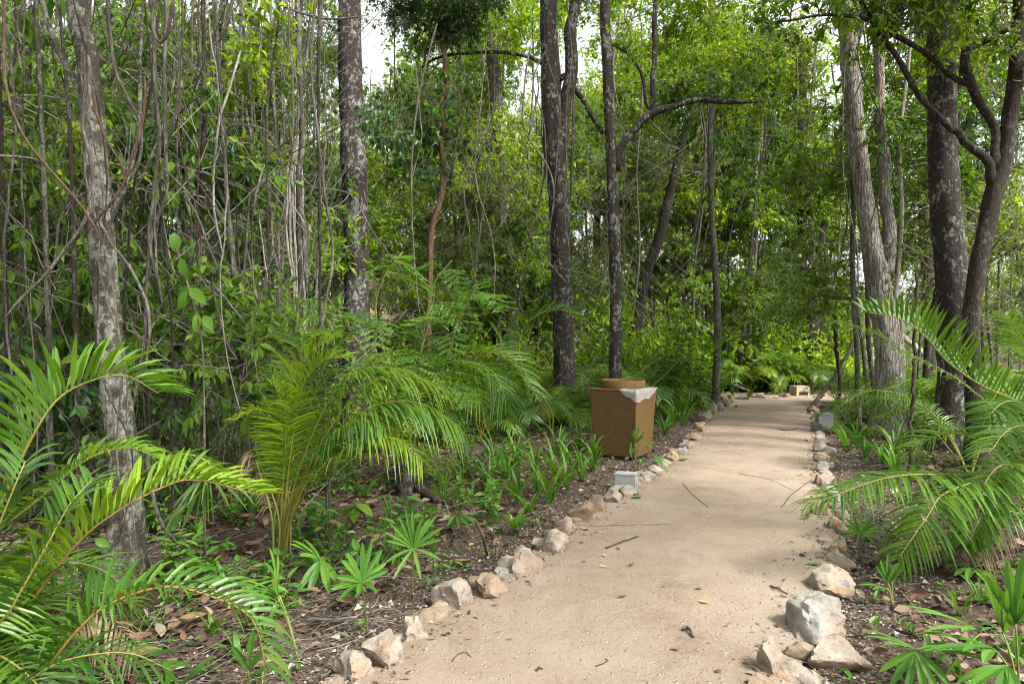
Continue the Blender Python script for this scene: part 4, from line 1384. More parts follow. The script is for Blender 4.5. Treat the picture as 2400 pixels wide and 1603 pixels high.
    build_palm('palm', 'low spreading feather palm whose frond tips reach over the right path border', b, F, 'palm_leaf')

    b = Vector((3.9, 5.2, gz(3.9, 5.2)))
    F.clear()
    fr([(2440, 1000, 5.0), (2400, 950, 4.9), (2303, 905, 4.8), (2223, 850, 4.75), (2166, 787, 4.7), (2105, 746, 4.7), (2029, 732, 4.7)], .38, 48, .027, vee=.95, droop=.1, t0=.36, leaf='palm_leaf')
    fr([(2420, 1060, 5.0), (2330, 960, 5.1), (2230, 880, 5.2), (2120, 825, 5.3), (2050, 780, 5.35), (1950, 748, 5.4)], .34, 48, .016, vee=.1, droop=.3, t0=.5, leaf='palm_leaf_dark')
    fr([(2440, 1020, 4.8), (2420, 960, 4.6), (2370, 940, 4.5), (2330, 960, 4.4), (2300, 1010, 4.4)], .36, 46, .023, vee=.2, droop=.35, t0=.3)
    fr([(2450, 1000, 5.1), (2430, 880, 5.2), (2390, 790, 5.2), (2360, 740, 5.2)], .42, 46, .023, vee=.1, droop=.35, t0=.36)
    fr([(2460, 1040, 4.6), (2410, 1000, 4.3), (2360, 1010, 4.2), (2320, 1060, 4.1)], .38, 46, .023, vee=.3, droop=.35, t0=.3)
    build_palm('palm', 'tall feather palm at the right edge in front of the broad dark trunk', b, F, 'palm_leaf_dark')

    b = Vector((5.1, 7.6, gz(5.1, 7.6)))
    F.clear()
    for k in range(9):
        r = random.Random(60 + k)
        a = r.uniform(0, 6.28); el = r.uniform(.9, 1.35)
        F.append(arch(b, a, el, r.uniform(1.5, 2.1), .42, 40, .017, k, 'palm_leaf_dark'))
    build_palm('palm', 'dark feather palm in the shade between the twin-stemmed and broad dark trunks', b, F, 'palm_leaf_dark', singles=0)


def arch(b, az, el, ln, leafL, n, w, seed, leaf='palm_leaf', t0=.3, bendk=1.0):
    h = np.array([math.cos(az), math.sin(az), 0]); p = np.array(tuple(b), float); pts = [tuple(p)]
    e = el
    for i in range(6):
        p = p + (h * math.cos(e) + np.array([0, 0, 1]) * math.sin(e)) * ln / 6
        pts.append(tuple(p))
        e -= (.12 + .11 * i) * bendk
    return dict(ctrl=pts, leafL=leafL, n=n, width=w, seed=seed, vee=.25, droop=.4, t0=t0, leaf=leaf)


build_palms()


def far_palms():
    """understorey palms: a few kinds, each copied with its fronds"""
    protos = []
    for v in range(5):
        r = random.Random(80 + v)
        leaf = ['palm_leaf', 'palm_leaf_yellow', 'palm_leaf', 'palm_leaf_dark', 'palm_leaf_yellow'][v]
        parts = []
        nf = r.randint(8, 11)
        for k in range(nf):
            a = k * 2.4 + r.uniform(-.3, .3)
            el = r.uniform(.75, 1.4)
            F = arch((0, 0, 0), a, el, r.uniform(1.0, 1.7), .40, 32, .020, 300 + v * 20 + k, leaf, .32)
            F.pop('leaf')
            rl, lv = frond_geom(**F)
            mr = MB().add(*rl); ml = MB()
            for V, Q, T in lv: ml.add(V, Q, T)
            Vr, Qr, Tr = mr.arrays(); Vl, Ql, Tl = ml.arrays()
            parts.append((mesh_np('frond', Vr, [Qr, Tr], ['rachis'], None, True), mesh_np('foliage', Vl, [Ql, Tl], [leaf])))
        protos.append(parts)
    spots = []
    r = random.Random(31)
    def put(px0, px1, d0, d1, n, s0, s1, tagname):
        k = 0; tries = 0
        while k < n and tries < n * 20:
            tries += 1
            d = r.uniform(d0, d1); px = r.uniform(px0, px1)
            x = (px - CX) / FPX * d
            if float(path_dist(x, d)) < .9: continue
            spots.append((px, x, d, r.uniform(s0, s1), tagname)); k += 1
    put(1345, 1690, 12.2, 19, 26, .6, 1.2, 'behind')
    put(1560, 1985, 20.0, 25, 30, .7, 1.3, 'bend')
    put(1990, 2420, 8.5, 17, 18, .6, 1.1, 'right')
    put(820, 1330, 9.5, 18, 18, .6, 1.2, 'middle')
    put(100, 780, 11, 16, 5, .6, .9, 'left')
    txt = {'behind': ('understorey palm in the green bank behind the bin, {} from the left', 'palms in the bank behind the bin'),
           'bend': ('understorey palm beyond the far row of stones, {} from the left', 'palms beyond the far row of stones'),
           'right': ('understorey palm in the shade right of the twin-stemmed tree, {} from the path', 'palms in the right-hand shade'),
           'middle': ('understorey palm in the clearing behind the feathery sapling, {} from the left', 'palms in the clearing'),
           'left': ('small palm lost in the left thicket, {} from the left edge', 'palms in the left thicket')}
    for key in txt:
        row = sorted(s for s in spots if s[4] == key)
        for i, (px, x, d, s, _) in enumerate(row):
            parts = protos[(i * 3 + len(row)) % 5]
            b = Vector((x, d, gz(x, d)))
            t = thing('understorey_palm', b, txt[key][0].format(ordinal(i + 1)), 'palm', txt[key][1])
            t.rotation_euler = (0, 0, r.uniform(0, 6.28)); t.scale = (s, s, s)
            for mr, ml in parts:
                f = link('frond', mr, t)
                tag(link('foliage', ml, f), kind='stuff')


far_palms()


# ------------------------------------------------------------------ fan palms and strap-leaved seedlings
def fan_leaf(hub, direction, R, nseg, wseg, leaf, parent, base, seed, spread=2.4, tilt=.2, single=True, droop=.18):
    """segments radiating from hub in a fan; direction = axis of the fan"""
    r = np.random.default_rng(seed)
    ax = unit(direction)
    side = np.cross(ax, np.array([0, 0, 1.0]));
    side = unit(side if np.linalg.norm(side) > .05 else np.array([1.0, 0, 0]))
    nn = np.cross(side, ax)
    mbj = MB()
    for i in range(nseg):
        a = (i / (nseg - 1) - .5) * spread + r.normal(0, .05)
        d = unit(ax * math.cos(a) + side * math.sin(a) + nn * r.normal(tilt * .5, .07))
        L = R * (1 - .28 * abs(a) / (spread / 2)) * r.uniform(.88, 1.06)
        W = unit(np.cross(nn, d))
        st = (0, .3, .6, .85, 1.0); ww = (.25, .85, 1.0, .7, .0)
        V = []
        for u, k in zip(st, ww):
            q = np.array(hub) + d * L * u - np.array([0, 0, 1]) * L * droop * u ** 2.2
            h = wseg * .5 * k
            if u < 1: V += [q + W * h + nn * h * .35, q, q - W * h + nn * h * .35]
            else: V += [q]
        Q = []
        for m in range(3):
            b = m * 3
            Q += [[b, b + 1, b + 4, b + 3], [b + 1, b + 2, b + 5, b + 4]]
        if single:
            MB().add(V, Q, [[9, 10, 12], [10, 11, 12]]).build('leaflet', leaf, parent, base, False)
        else:
            mbj.add(V, Q, [[9, 10, 12], [10, 11, 12]])
    if not single:
        tag(mbj.build('foliage', leaf, parent, base, False), kind='stuff')


def fan_palm(label, base_px, leaves, leaf='seedling_leaf', group='fan palm seedlings beside the path', single=True, d=None):
    """leaves: (hub px, hub py, depth offset, direction xyz, radius, nseg, wseg, spread)"""
    b = G(*base_px)
    b.z = gz(b.x, b.y) if float(path_dist(b.x, b.y)) > 0 else 0
    t = thing('fan_palm', b, label, 'fan palm', group)
    for k, (hx, hy, dd, dr, R, ns, ws, sp) in enumerate(leaves):
        hub = P(hx, hy, b.y + dd)
        mid = (Vector(b) + hub) / 2 + Vector((0, 0, .03))
        c = spline([b, mid, hub], 10)
        pt = MB().add(*tube(c, np.linspace(.006, .0035, 10), 5, 0)).build('leaf_stalk', 'green_stem', t, b)
        fan_leaf(np.array(hub), np.array(dr, float), R, ns, ws, leaf, pt, b, hash(label) % 1000 + k if False else len(label) * 13 + k, sp, .2, single)
    return t


FANS = [
    ('star-shaped fan palm seedling with a tall thin stalk by the second border rock', (862, 1498),
     [(847, 1365, 0, (-.1, .1, 1), .25, 9, .03, 2.6), (847, 1365, 0, (-.3, -.9, .1), .22, 5, .03, 2.0)]),
    ('upright fan palm seedling with a narrow radiating fan above the broad cream wedge rock', (965, 1408),
     [(969, 1285, 0, (.0, .15, 1), .29, 11, .022, 2.2), (969, 1285, 0, (0, -.7, -.5), .24, 4, .022, 2.4)]),
    ('fan palm seedling with wide glossy drooping leaves below the central palm', (748, 1392),
     [(750, 1312, 0, (-.7, -.1, .6), .27, 5, .045, 1.5), (752, 1312, 0, (.1, -.6, -.6), .25, 4, .045, 1.4), (745, 1330, .05, (-.4, .4, .2), .22, 4, .045, 1.4)]),
    ('lean fan palm seedling with few yellowish leaves left of the central palm foot', (640, 1420),
     [(648, 1360, 0, (-.3, 0, 1), .26, 3, .035, .9), (648, 1360, 0, (-1, -.2, .1), .3, 4, .03, 1.2), (640, 1366, 0, (.2, -.7, -.3), .22, 3, .03, .9)]),
    ('bushy fan palm seedling with folded leaves in front of the mossy stump', (940, 1310),
     [(915, 1215, 0, (-.3, 0, 1), .24, 4, .045, 1.1), (915, 1220, 0, (.8, -.2, .5), .34, 5, .03, .9), (918, 1250, .1, (-.9, -.2, .2), .3, 5, .028, 1.2), (925, 1262, 0, (-.2, -.6, -.3), .22, 3, .04, .9)]),
    ('spreading silvery fan palm seedling by the dead branch', (1062, 1250),
     [(1040, 1170, 0, (.2, .2, .8), .32, 8, .026, 2.2), (1075, 1185, 0, (.9, -.2, .3), .33, 6, .026, 1.5), (1035, 1195, 0, (-.4, -.6, .1), .27, 5, .028, 1.5), (1070, 1205, 0, (.4, -.8, -.1), .28, 5, .028, 1.4)]),
    ('small fan palm seedling with a low rosette above the broad brownish rock', (1005, 1330),
     [(1012, 1292, 0, (.3, .1, .8), .16, 6, .022, 2.4), (1012, 1294, 0, (.5, -.7, .1), .18, 4, .022, 1.6)]),
    ('fan palm seedling leaning against the corner of the bin', (1488, 1108),
     [(1492, 1038, 0, (.25, .1, 1), .27, 6, .032, 1.6), (1497, 1040, -.05, (1, -.2, .1), .24, 5, .03, 1.4), (1480, 1070, 0, (.1, -.1, 1), .2, 4, .03, .7), (1530, 1066, -.3, (.6, -.3, -.6), .26, 6, .03, 1.4)]),
    ('fan palm seedling with a dark starry fan at the right border', (2013, 1318),
     [(2016, 1250, 0, (0, .1, 1), .21, 11, .02, 3.0), (2016, 1250, 0, (-.2, -.8, 0), .2, 6, .018, 3.0)]),
    ('low fan palm seedling with narrow blades beside the big rounded boulder', (2092, 1420),
     [(2076, 1378, 0, (-.9, -.2, .25), .2, 5, .018, 1.2), (2080, 1365, 0, (.1, .2, 1), .2, 5, .02, 1.0), (2090, 1362, 0, (.5, .1, .9), .16, 4, .02, .7)]),
    ('pale green fan palm seedling with long blades at the bottom right', (2180, 1640),
     [(2146, 1524, 0, (-.2, -.3, -.9), .22, 6, .028, 2.0), (2150, 1522, 0, (1, -.1, .05), .34, 4, .03, .6), (2150, 1522, 0, (-.8, .1, .3), .3, 4, .02, .8), (2300, 1480, .1, (-1, -.1, .3), .4, 5, .035, 1.0)]),
    ('large-bladed fan palm in the bottom right corner', (2390, 1620),
     [(2350, 1480, .1, (-.3, .1, 1), .38, 6, .045, 1.5), (2380, 1460, 0, (.3, .1, 1), .4, 5, .045, 1.2), (2330, 1520, -.1, (-1, -.2, .2), .36, 5, .04, 1.3), (2360, 1560, -.15, (-.6, -.4, -.2), .32, 4, .045, 1.2)]),
    ('fan palm with grey-green blades under the right-hand feather palm', (2330, 1370),
     [(2290, 1300, 0, (-.7, 0, .6), .28, 5, .05, 1.6), (2300, 1290, 0, (.2, -.1, .9), .26, 5, .045, 1.4), (2280, 1330, 0, (-.5, -.6, 0), .24, 5, .045, 1.6)]),
    ('single huge ribbed strap leaf seedling at the bottom left', (395, 1690),
     [(400, 1640, 0, (.62, .1, .78), .36, 2, .075, .35), (388, 1630, 0, (-.1, 0, 1), .2, 2, .06, .4)]),
    ('thin arching strap-leaved seedling at the lower edge left of the path', (585, 1650),
     [(582, 1570, 0, (.05, .2, 1), .2, 3, .03, 1.2), (582, 1590, 0, (.7, -.1, .5), .2, 2, .03, .5)]),
    ('tall thin-stalked seedling with limp blades between the central palm and the rocks', (700, 1560),
     [(650, 1395, 0, (.1, 0, 1), .2, 3, .028, .8), (655, 1395, 0, (-.9, -.1, .3), .3, 3, .022, .8)]),
]


def build_fans():
    for lab, bp, lv in FANS:
        fan_palm(lab, bp, lv)


build_fans()


def strap_clump(label, base, n, h, w, leaf, seed, group, name='strap_leaved_plant', spread=.5):
    r = random.Random(seed)
    t = thing(name, base, label, 'plant', group)
    for k in range(n):
        a = r.uniform(0, 6.28); lean = r.uniform(.1, spread)
        L = h * r.uniform(.65, 1.1)
        hd = np.array([math.cos(a), math.sin(a), 0]); V = []
        W = np.array([-math.sin(a + r.uniform(-.6, .6)), math.cos(a), 0])
        ww = (.45, .8, 1, .85, .5, 0); e = math.pi / 2 - lean; p = np.array([0, 0, -.01]) + hd * .01
        bend = r.uniform(.15, .42)
        for i, k_ in enumerate(ww):
            hh = w * .5 * k_ * r.uniform(.9, 1.1)
            nrm = np.array([0, 0, 1])
            if i < 5: V += [p + W * hh + nrm * hh * .3, p.copy(), p - W * hh + nrm * hh * .3]
            else: V += [p.copy()]
            p = p + (hd * math.cos(e) + np.array([0, 0, 1]) * math.sin(e)) * L / 5
            e -= bend * (.5 + i * .35)
        Q = []
        for m in range(4):
            b = m * 3
            Q += [[b, b + 1, b + 4, b + 3], [b + 1, b + 2, b + 5, b + 4]]
        MB().add(V, Q, [[12, 13, 15], [13, 14, 15]]).build('leaf', leaf, t, (0, 0, 0), False)
    return t


def build_straps():
    spots = []
    r = random.Random(77)
    # the group of young plants between the central palm and the bin
    hand = [(1150, 1150), (1190, 1120), (1215, 1180), (1240, 1205), (1262, 1160), (1290, 1180), (1305, 1130), (1330, 1150), (1345, 1105), (1365, 1130),
            (1390, 1105), (1255, 1100), (1210, 1080), (1310, 1075), (1360, 1060), (1160, 1085), (1208, 1250), (1392, 1085)]
    for i, (px, py) in enumerate(hand):
        b = G(px, py); b.z = gz(b.x, b.y)
        spots.append((px, b, r.randint(10, 15), r.uniform(.42, .68) * (.5 if py > 1190 else 1), .027, 'bank'))
    for px, py in [(1560, 1020), (1575, 1000), (1590, 985), (1560, 985), (1610, 975), (1545, 960), (1600, 1000), (1625, 960), (1580, 950), (1640, 945)]:
        b = G(px, py); b.z = gz(b.x, b.y)
        spots.append((px, b, r.randint(9, 13), r.uniform(.45, .7), .04, 'past'))
    for px, py in [(1975, 985), (1995, 1020), (2010, 1050), (2030, 1075), (2050, 1040), (1985, 1060), (2070, 1090), (2100, 1075), (1965, 960), (2120, 1060), (2060, 1005), (2140, 1110), (2100, 1120)]:
        b = G(px, py); b.z = gz(b.x, b.y)
        spots.append((px, b, r.randint(9, 13), r.uniform(.4, .65), .035, 'right'))
    for px, py in [(470, 1290), (530, 1400), (590, 1240), (620, 1500), (500, 1500), (560, 1560), (700, 1290), (780, 1240), (820, 1330), (900, 1260), (960, 1210), (1010, 1170), (1080, 1140),
                   (860, 1190), (760, 1170), (680, 1150), (560, 1140), (460, 1180), (1110, 1110), (1020, 1110), (430, 1420), (660, 1450), (1120, 1180), (900, 1130)]:
        b = G(px, py); b.z = gz(b.x, b.y)
        spots.append((px, b, r.randint(5, 9), r.uniform(.18, .34), .028, 'litter'))
    for px, py in [(2180, 1560), (2250, 1590), (2330, 1640), (2380, 1540), (2250, 1450), (2300, 1430), (2380, 1400), (2220, 1340), (2350, 1320)]:
        b = G(px, py); b.z = gz(b.x, b.y)
        spots.append((px, b, r.randint(4, 6), r.uniform(.16, .28), .025, 'corner'))
    txt = {'litter': ('strap-leaved seedling on the leaf litter around the central palm, {} from the left', 'strap-leaved seedlings on the litter'),
           'bank': ('strap-leaved young plant between central palm and bin, {} from the left', 'young strap-leaved plants beside the bin'),
           'past': ('strap-leaved plant along the border just past the bin, {} from the left', 'strap-leaved plants past the bin'),
           'right': ('strap-leaved plant at the foot of the twin-stemmed tree, {} from the path', 'strap-leaved plants under the twin-stemmed tree'),
           'corner': ('small strap-leaved seedling on the dark gravel at the bottom right, {} from the path', 'small seedlings on the right gravel')}
    for key in txt:
        for i, (px, b, n, h, w, _) in enumerate(sorted((s for s in spots if s[5] == key), key=lambda s: s[0])):
            strap_clump(txt[key][0].format(ordinal(i + 1)), b, n, h, w, 'seedling_leaf' if i % 3 else 'palm_leaf', 900 + i + len(key) * 50, txt[key][1])


build_straps()


# ------------------------------------------------------------------ feathery sapling
def feathery():
    d = 6.7
    b = P(965, GY(d), d); b.z = gz(b.x, b.y)
    t = thing('feathery_sapling', b, 'feathery bright green sapling with drooping compound leaves above the central palms', 'sapling')
    stems = [[(965, GY(d), d), (975, 950, d), (985, 840, d), (1000, 740, d), (1020, 660, d), (1060, 610, d)],
             [(960, GY(d), d), (930, 930, d), (900, 820, d + .1), (880, 720, d + .1), (905, 640, d + .1), (945, 590, d + .1)],
             [(960, GY(d), d), (905, 920, d - .1), (850, 820, d - .2), (800, 740, d - .2), (760, 690, d - .2)],
             [(968, GY(d), d), (1020, 920, d), (1050, 830, d - .1), (1080, 740, d - .1), (1120, 670, d - .1)]]
    # one compound leaf, shared
    def leaf_mesh(seed, L):
        r = np.random.default_rng(seed)
        mb = MB(); pos, dr, nr = [], [], []
        c = spline([(0, 0, 0), (L * .5, 0, .08 * L), (L, 0, -.22 * L)], 12)
        for i in range(2, 12, 2):
            for s in (-1, 1):
                a = c[i]; dd = unit(np.array([.55, s * .8, .12]))
                e = a + dd * L * .55 * (1 - .3 * i / 11) + np.array([0, 0, -.10 * L])
                for u in np.linspace(.1, 1, 11):
                    for s2 in (-1, 1):
                        q = a + (e - a) * u
                        pos.append(q + np.array([0, 0, -.02 * u * L])); dr.append(unit(dd * .8 + np.cross(dd, [0, 0, 1]) * s2 * .75 + np.array([0, 0, -.18 + r.normal(0, .12)])))
                        nr.append(np.array([0, 0, 1]) + r.normal(0, .3, 3))
        V, Q = leaf_cloud(np.array(pos), np.array(dr), np.array(nr), .042 * r.uniform(.8, 1.2, len(pos)), .0095, .1, .15)
        Vt, Qt, Tt = tube(c, np.linspace(.003, .0015, 12), 4, 0)
        return mesh_np('compound_leaf', np.vstack([Vt, V]), [Qt, Q + len(Vt)], ['green_stem', 'fern_leaf'], [0, 1])
    ms = [leaf_mesh(k, .38) for k in range(3)]
    r = random.Random(4)
    for s in stems:
        c = spline([P(*q) for q in s], 40)
        MB().add(*tube(c, np.linspace(.014, .004, 40), 6, .04)).build('stem', 'green_stem', t, b)
        for k in range(19):
            u = r.uniform(.35, 1.0); i = min(int(u * 39), 39)
            o = link('compound_leaf', ms[k % 3], t, Vector(c[i]) - b)
            az = r.uniform(0, 6.28)
            o.rotation_euler = (r.uniform(-.3, .3), r.uniform(-.35, .5), az)
            sc = r.uniform(.7, 1.25); o.scale = (sc, sc, sc)
            o['kind'] = 'stuff'


feathery()


# ------------------------------------------------------------------ broad-leaved saplings and shrubs
def broad_leaf_mesh(L, w, seed):
    us = (0, .12, .3, .5, .7, .88, 1.0); ws = (.05, .55, .95, 1, .8, .4, 0)
    r = random.Random(seed); V = []; Q = []
    for u, k in zip(us, ws):
        z = .10 * L * math.sin(u * 2.4) - .12 * L * u * u
        h = w * .5 * k
        V += [(u * L, h, z + .18 * h), (u * L, 0, z), (u * L, -h, z + .18 * h)]
    for m in range(6):
        b = m * 3
        Q += [[b, b + 3, b + 4, b + 1], [b + 1, b + 4, b + 5, b + 2]]
    return mesh_np('leaf', np.array(V), [np.array(Q)], ['leaf_mid'], None, True)


BL = [broad_leaf_mesh(.16, .085, 1), broad_leaf_mesh(.2, .09, 2)]


def broad_sapling(label, stem_pts, d, leaves, mat='leaf_bright'):
    pts = [P(*q, d) for q in stem_pts]
    b = pts[0].copy(); b.z = gz(b.x, b.y) if stem_pts[0][1] > 1000 else b.z
    t = thing('broad_leaf_sapling', b, label, 'sapling')
    MB().add(*tube(spline(pts, 24), np.linspace(.008, .004, 24), 6, .05)).build('stem', 'vine_bark', t, b)
    for (px, py, rot, sc) in ((a_, b_, c_, d_ * .82) for a_, b_, c_, d_ in leaves):
        o = link('leaf', BL[int(px) % 2], t, P(px, py, d) - b)
        o.rotation_euler = rot; o.scale = (sc,) * 3
    return t


broad_sapling('climbing sapling with five large pale green leaves hanging over the left thicket', [(480, 1300), (478, 900), (470, 780), (450, 700), (425, 620), (408, 570)], 3.9,
              [(408, 545, (1.3, 1.5, .3), .9), (425, 605, (1.1, 1.2, -.5), .75), (445, 675, (1.0, .7, -.3), .9), (440, 682, (1.3, 2.0, .4), .9), (462, 735, (1.1, 1.7, .5), .85), (478, 740, (.8, .9, -.4), .8)])
broad_sapling('two-leaved seedling in front of the pale lichen-covered trunk', [(190, 1420), (200, 1340), (212, 1290)], 3.3,
              [(214, 1290, (1.2, 1.2, 2.8), .72), (222, 1262, (1.0, .6, .2), .62)])
broad_sapling('small glossy seedling with paired leaves beside the central palm stalks', [(740, 1260), (738, 1215), (742, 1190)], 4.9,
              [(742, 1190, (.4, .6, .5), .8), (742, 1190, (.5, .7, 2.8), .8), (742, 1205, (.9, 1.0, -1.2), .85), (742, 1200, (.2, .9, 4.2), .7)])
broad_sapling('lobed-looking broad-leaved seedling on the leaf litter left of the stump', [(862, 1230), (850, 1200), (835, 1180)], 5.4,
              [(835, 1180, (.3, .5, -.4), 1.1), (830, 1175, (.3, .5, 1.2), 1.0), (835, 1185, (.3, .6, 2.6), 1.1), (838, 1190, (.3, .7, -1.6), 1.1)])


def shrubs():
    protos = []
    for v in range(5):
        r = np.random.default_rng(150 + v)
        leaf = ['leaf_bright', 'leaf_mid', 'seedling_leaf', 'leaf_bright', 'leaf_olive'][v]
        wood = MB(); pos, drs, nr = [], [], []
        for k in range(16):
            az = r.uniform(0, 6.28); el = r.uniform(.5, 1.45); ln = r.uniform(.5, 1.15)
            dd = np.array([math.cos(az) * math.cos(el), math.sin(az) * math.cos(el), math.sin(el)])
            p = [np.zeros(3)]
            for s in range(4):
                dd = unit(dd + r.normal(0, .2, 3)); p.append(p[-1] + dd * ln / 4)
            c = spline(p, 8)
            wood.add(*tube(c, np.linspace(.007, .002, 8), 4, 0, False))
            n = 60
            i = r.integers(2, 8, n)
            q = c[i] + r.normal(0, .10, (n, 3))
            pos.append(q); drs.append(rand_dirs(n, r) + dd * .4 + np.array([0, 0, -.25])); nr.append(rand_dirs(n, r) * .6 + np.array([0, 0, .9]))
        pos, drs, nr = map(np.concatenate, (pos, drs, nr))
        pos[:, 2] = np.maximum(pos[:, 2], .02)
        L = r.uniform(.05, .12, len(pos)) * (1.25 if v == 2 else 1)
        Vl, Ql = leaf_cloud(pos, drs, nr, L, L * .42)
        Vw, Qw, Tw = wood.arrays()
        protos.append((mesh_np('stem', Vw, [Qw], ['twig'], None, True), mesh_np('foliage', Vl, [Ql], [leaf])))
    q_ = np.random.default_rng(171)
    wood = MB(); pos, drs, nr = [], [], []
    for k in range(7):
        az = q_.uniform(0, 6.28); el = q_.uniform(.7, 1.45); ln = q_.uniform(.2, .42)
        dd = np.array([math.cos(az) * math.cos(el), math.sin(az) * math.cos(el), math.sin(el)])
        c = spline([np.zeros(3), dd * ln * .5, dd * ln + np.array([0, 0, .03])], 6)
        wood.add(*tube(c, np.linspace(.004, .002, 6), 4, 0, False))
        for j in range(7):
            i = q_.integers(2, 6); pos.append(c[i])
            drs.append(np.array([q_.normal(), q_.normal(), q_.normal(-.1, .3)])); nr.append(np.array([q_.normal(0, .3), q_.normal(0, .3), 1]))
    Vl, Ql = leaf_cloud(np.array(pos), np.array(drs), np.array(nr), q_.uniform(.08, .15, len(pos)), q_.uniform(.035, .065, len(pos)))
    Vw, Qw, Tw = wood.arrays()
    protos.append((mesh_np('stem', Vw, [Qw], ['green_stem'], None, True), mesh_np('foliage', Vl, [Ql], ['seedling_leaf'])))
    r = random.Random(52)
    rows = {}
    def put(key, n, px0, px1, d0, d1, s0, s1, vs):
        for k in range(n):
            for _ in range(20):
                d = r.uniform(d0, d1); px = r.uniform(px0, px1); x = (px - CX) / FPX * d
                if float(path_dist(x, d)) > .55: break
            else: continue
            rows.setdefault(key, []).append((px, x, d, r.uniform(s0, s1), r.choice(vs)))
    put('left', 34, -60, 760, 6.5, 15, .45, .8, [1, 4, 1, 0])
    put('mid', 22, 830, 1330, 9, 20, .5, 1.0, [0, 1, 2, 3])
    put('behind', 16, 1335, 1650, 13.5, 20, .4, .8, [0, 2, 3, 0])
    put('bend', 24, 1560, 1985, 21.5, 29, .7, 1.3, [0, 2, 3, 0, 0])
    put('tallbehind', 13, 1330, 1660, 14.5, 20, 1.3, 2.1, [0, 3, 0, 1])
    put('tallbend', 26, 1540, 2000, 20.6, 28, 1.4, 2.5, [0, 3, 0, 3, 1])
    put('tallmid', 12, 840, 1330, 13, 20, 1.2, 2.0, [0, 3, 1])
    put('right', 26, 1985, 2450, 12, 21, .5, 1.0, [1, 4, 0, 1])
    put('lowleft', 46, 300, 1230, 3.4, 8.0, .45, .95, [5])
    txt = {'left': ('leafy shrub between the poles of the left thicket, {} from the left', 'shrubs in the left thicket'),
           'mid': ('leafy shrub behind the central palms, {} from the left', 'shrubs behind the central palms'),
           'behind': ('bright leafy shrub in the bank behind the bin, {} from the left', 'shrubs behind the bin'),
           'bend': ('green shrub beyond the far row of stones, {} from the left', 'shrubs beyond the far row of stones'),
           'right': ('leafy shrub in the shade of the right-hand wood, {} from the path', 'shrubs in the right-hand wood'),
           'tallbehind': ('man-high bright leafy bush in the wood behind the bin, {} from the left', 'tall bushes behind the bin'),
           'tallbend': ('man-high bright leafy bush beyond the bend of the path, {} from the left', 'tall bushes beyond the bend'),
           'tallmid': ('man-high leafy bush behind the feathery sapling, {} from the left', 'tall bushes behind the sapling'),
           'lowleft': ('knee-high leafy seedling on the litter around the central palm, {} from the left', 'leafy seedlings on the litter')}
    for key in rows:
        for i, (px, x, d, s, v) in enumerate(sorted(rows[key])):
            b = Vector((x, d, gz(x, d)))
            t = thing('shrub', b, txt[key][0].format(ordinal(i + 1)), 'shrub', txt[key][1])
            t.rotation_euler = (0, 0, r.uniform(0, 6.28)); t.scale = (s, s, s * r.uniform(.8, 1.25))
            link('stem', protos[v][0], t)
            tag(link('foliage', protos[v][1], t), kind='stuff')


shrubs()


# ------------------------------------------------------------------ litter, gravel, twigs on the ground
def scatter_xy(n, x0, x1, y0, y1, dmin, dmax, r, fall=None):
    x = r.uniform(x0, x1, n); y = y0 + (y1 - y0) * r.uniform(0, 1, n) ** 1.5
    d = path_dist(x, y)
    ok = (d > dmin) & (d < dmax) & (np.abs(x) < .80 * y + .6)
    if fall is not None:
        ok &= r.uniform(0, 1, n) < np.clip(fall(d), 0, 1)
    return x[ok], y[ok]


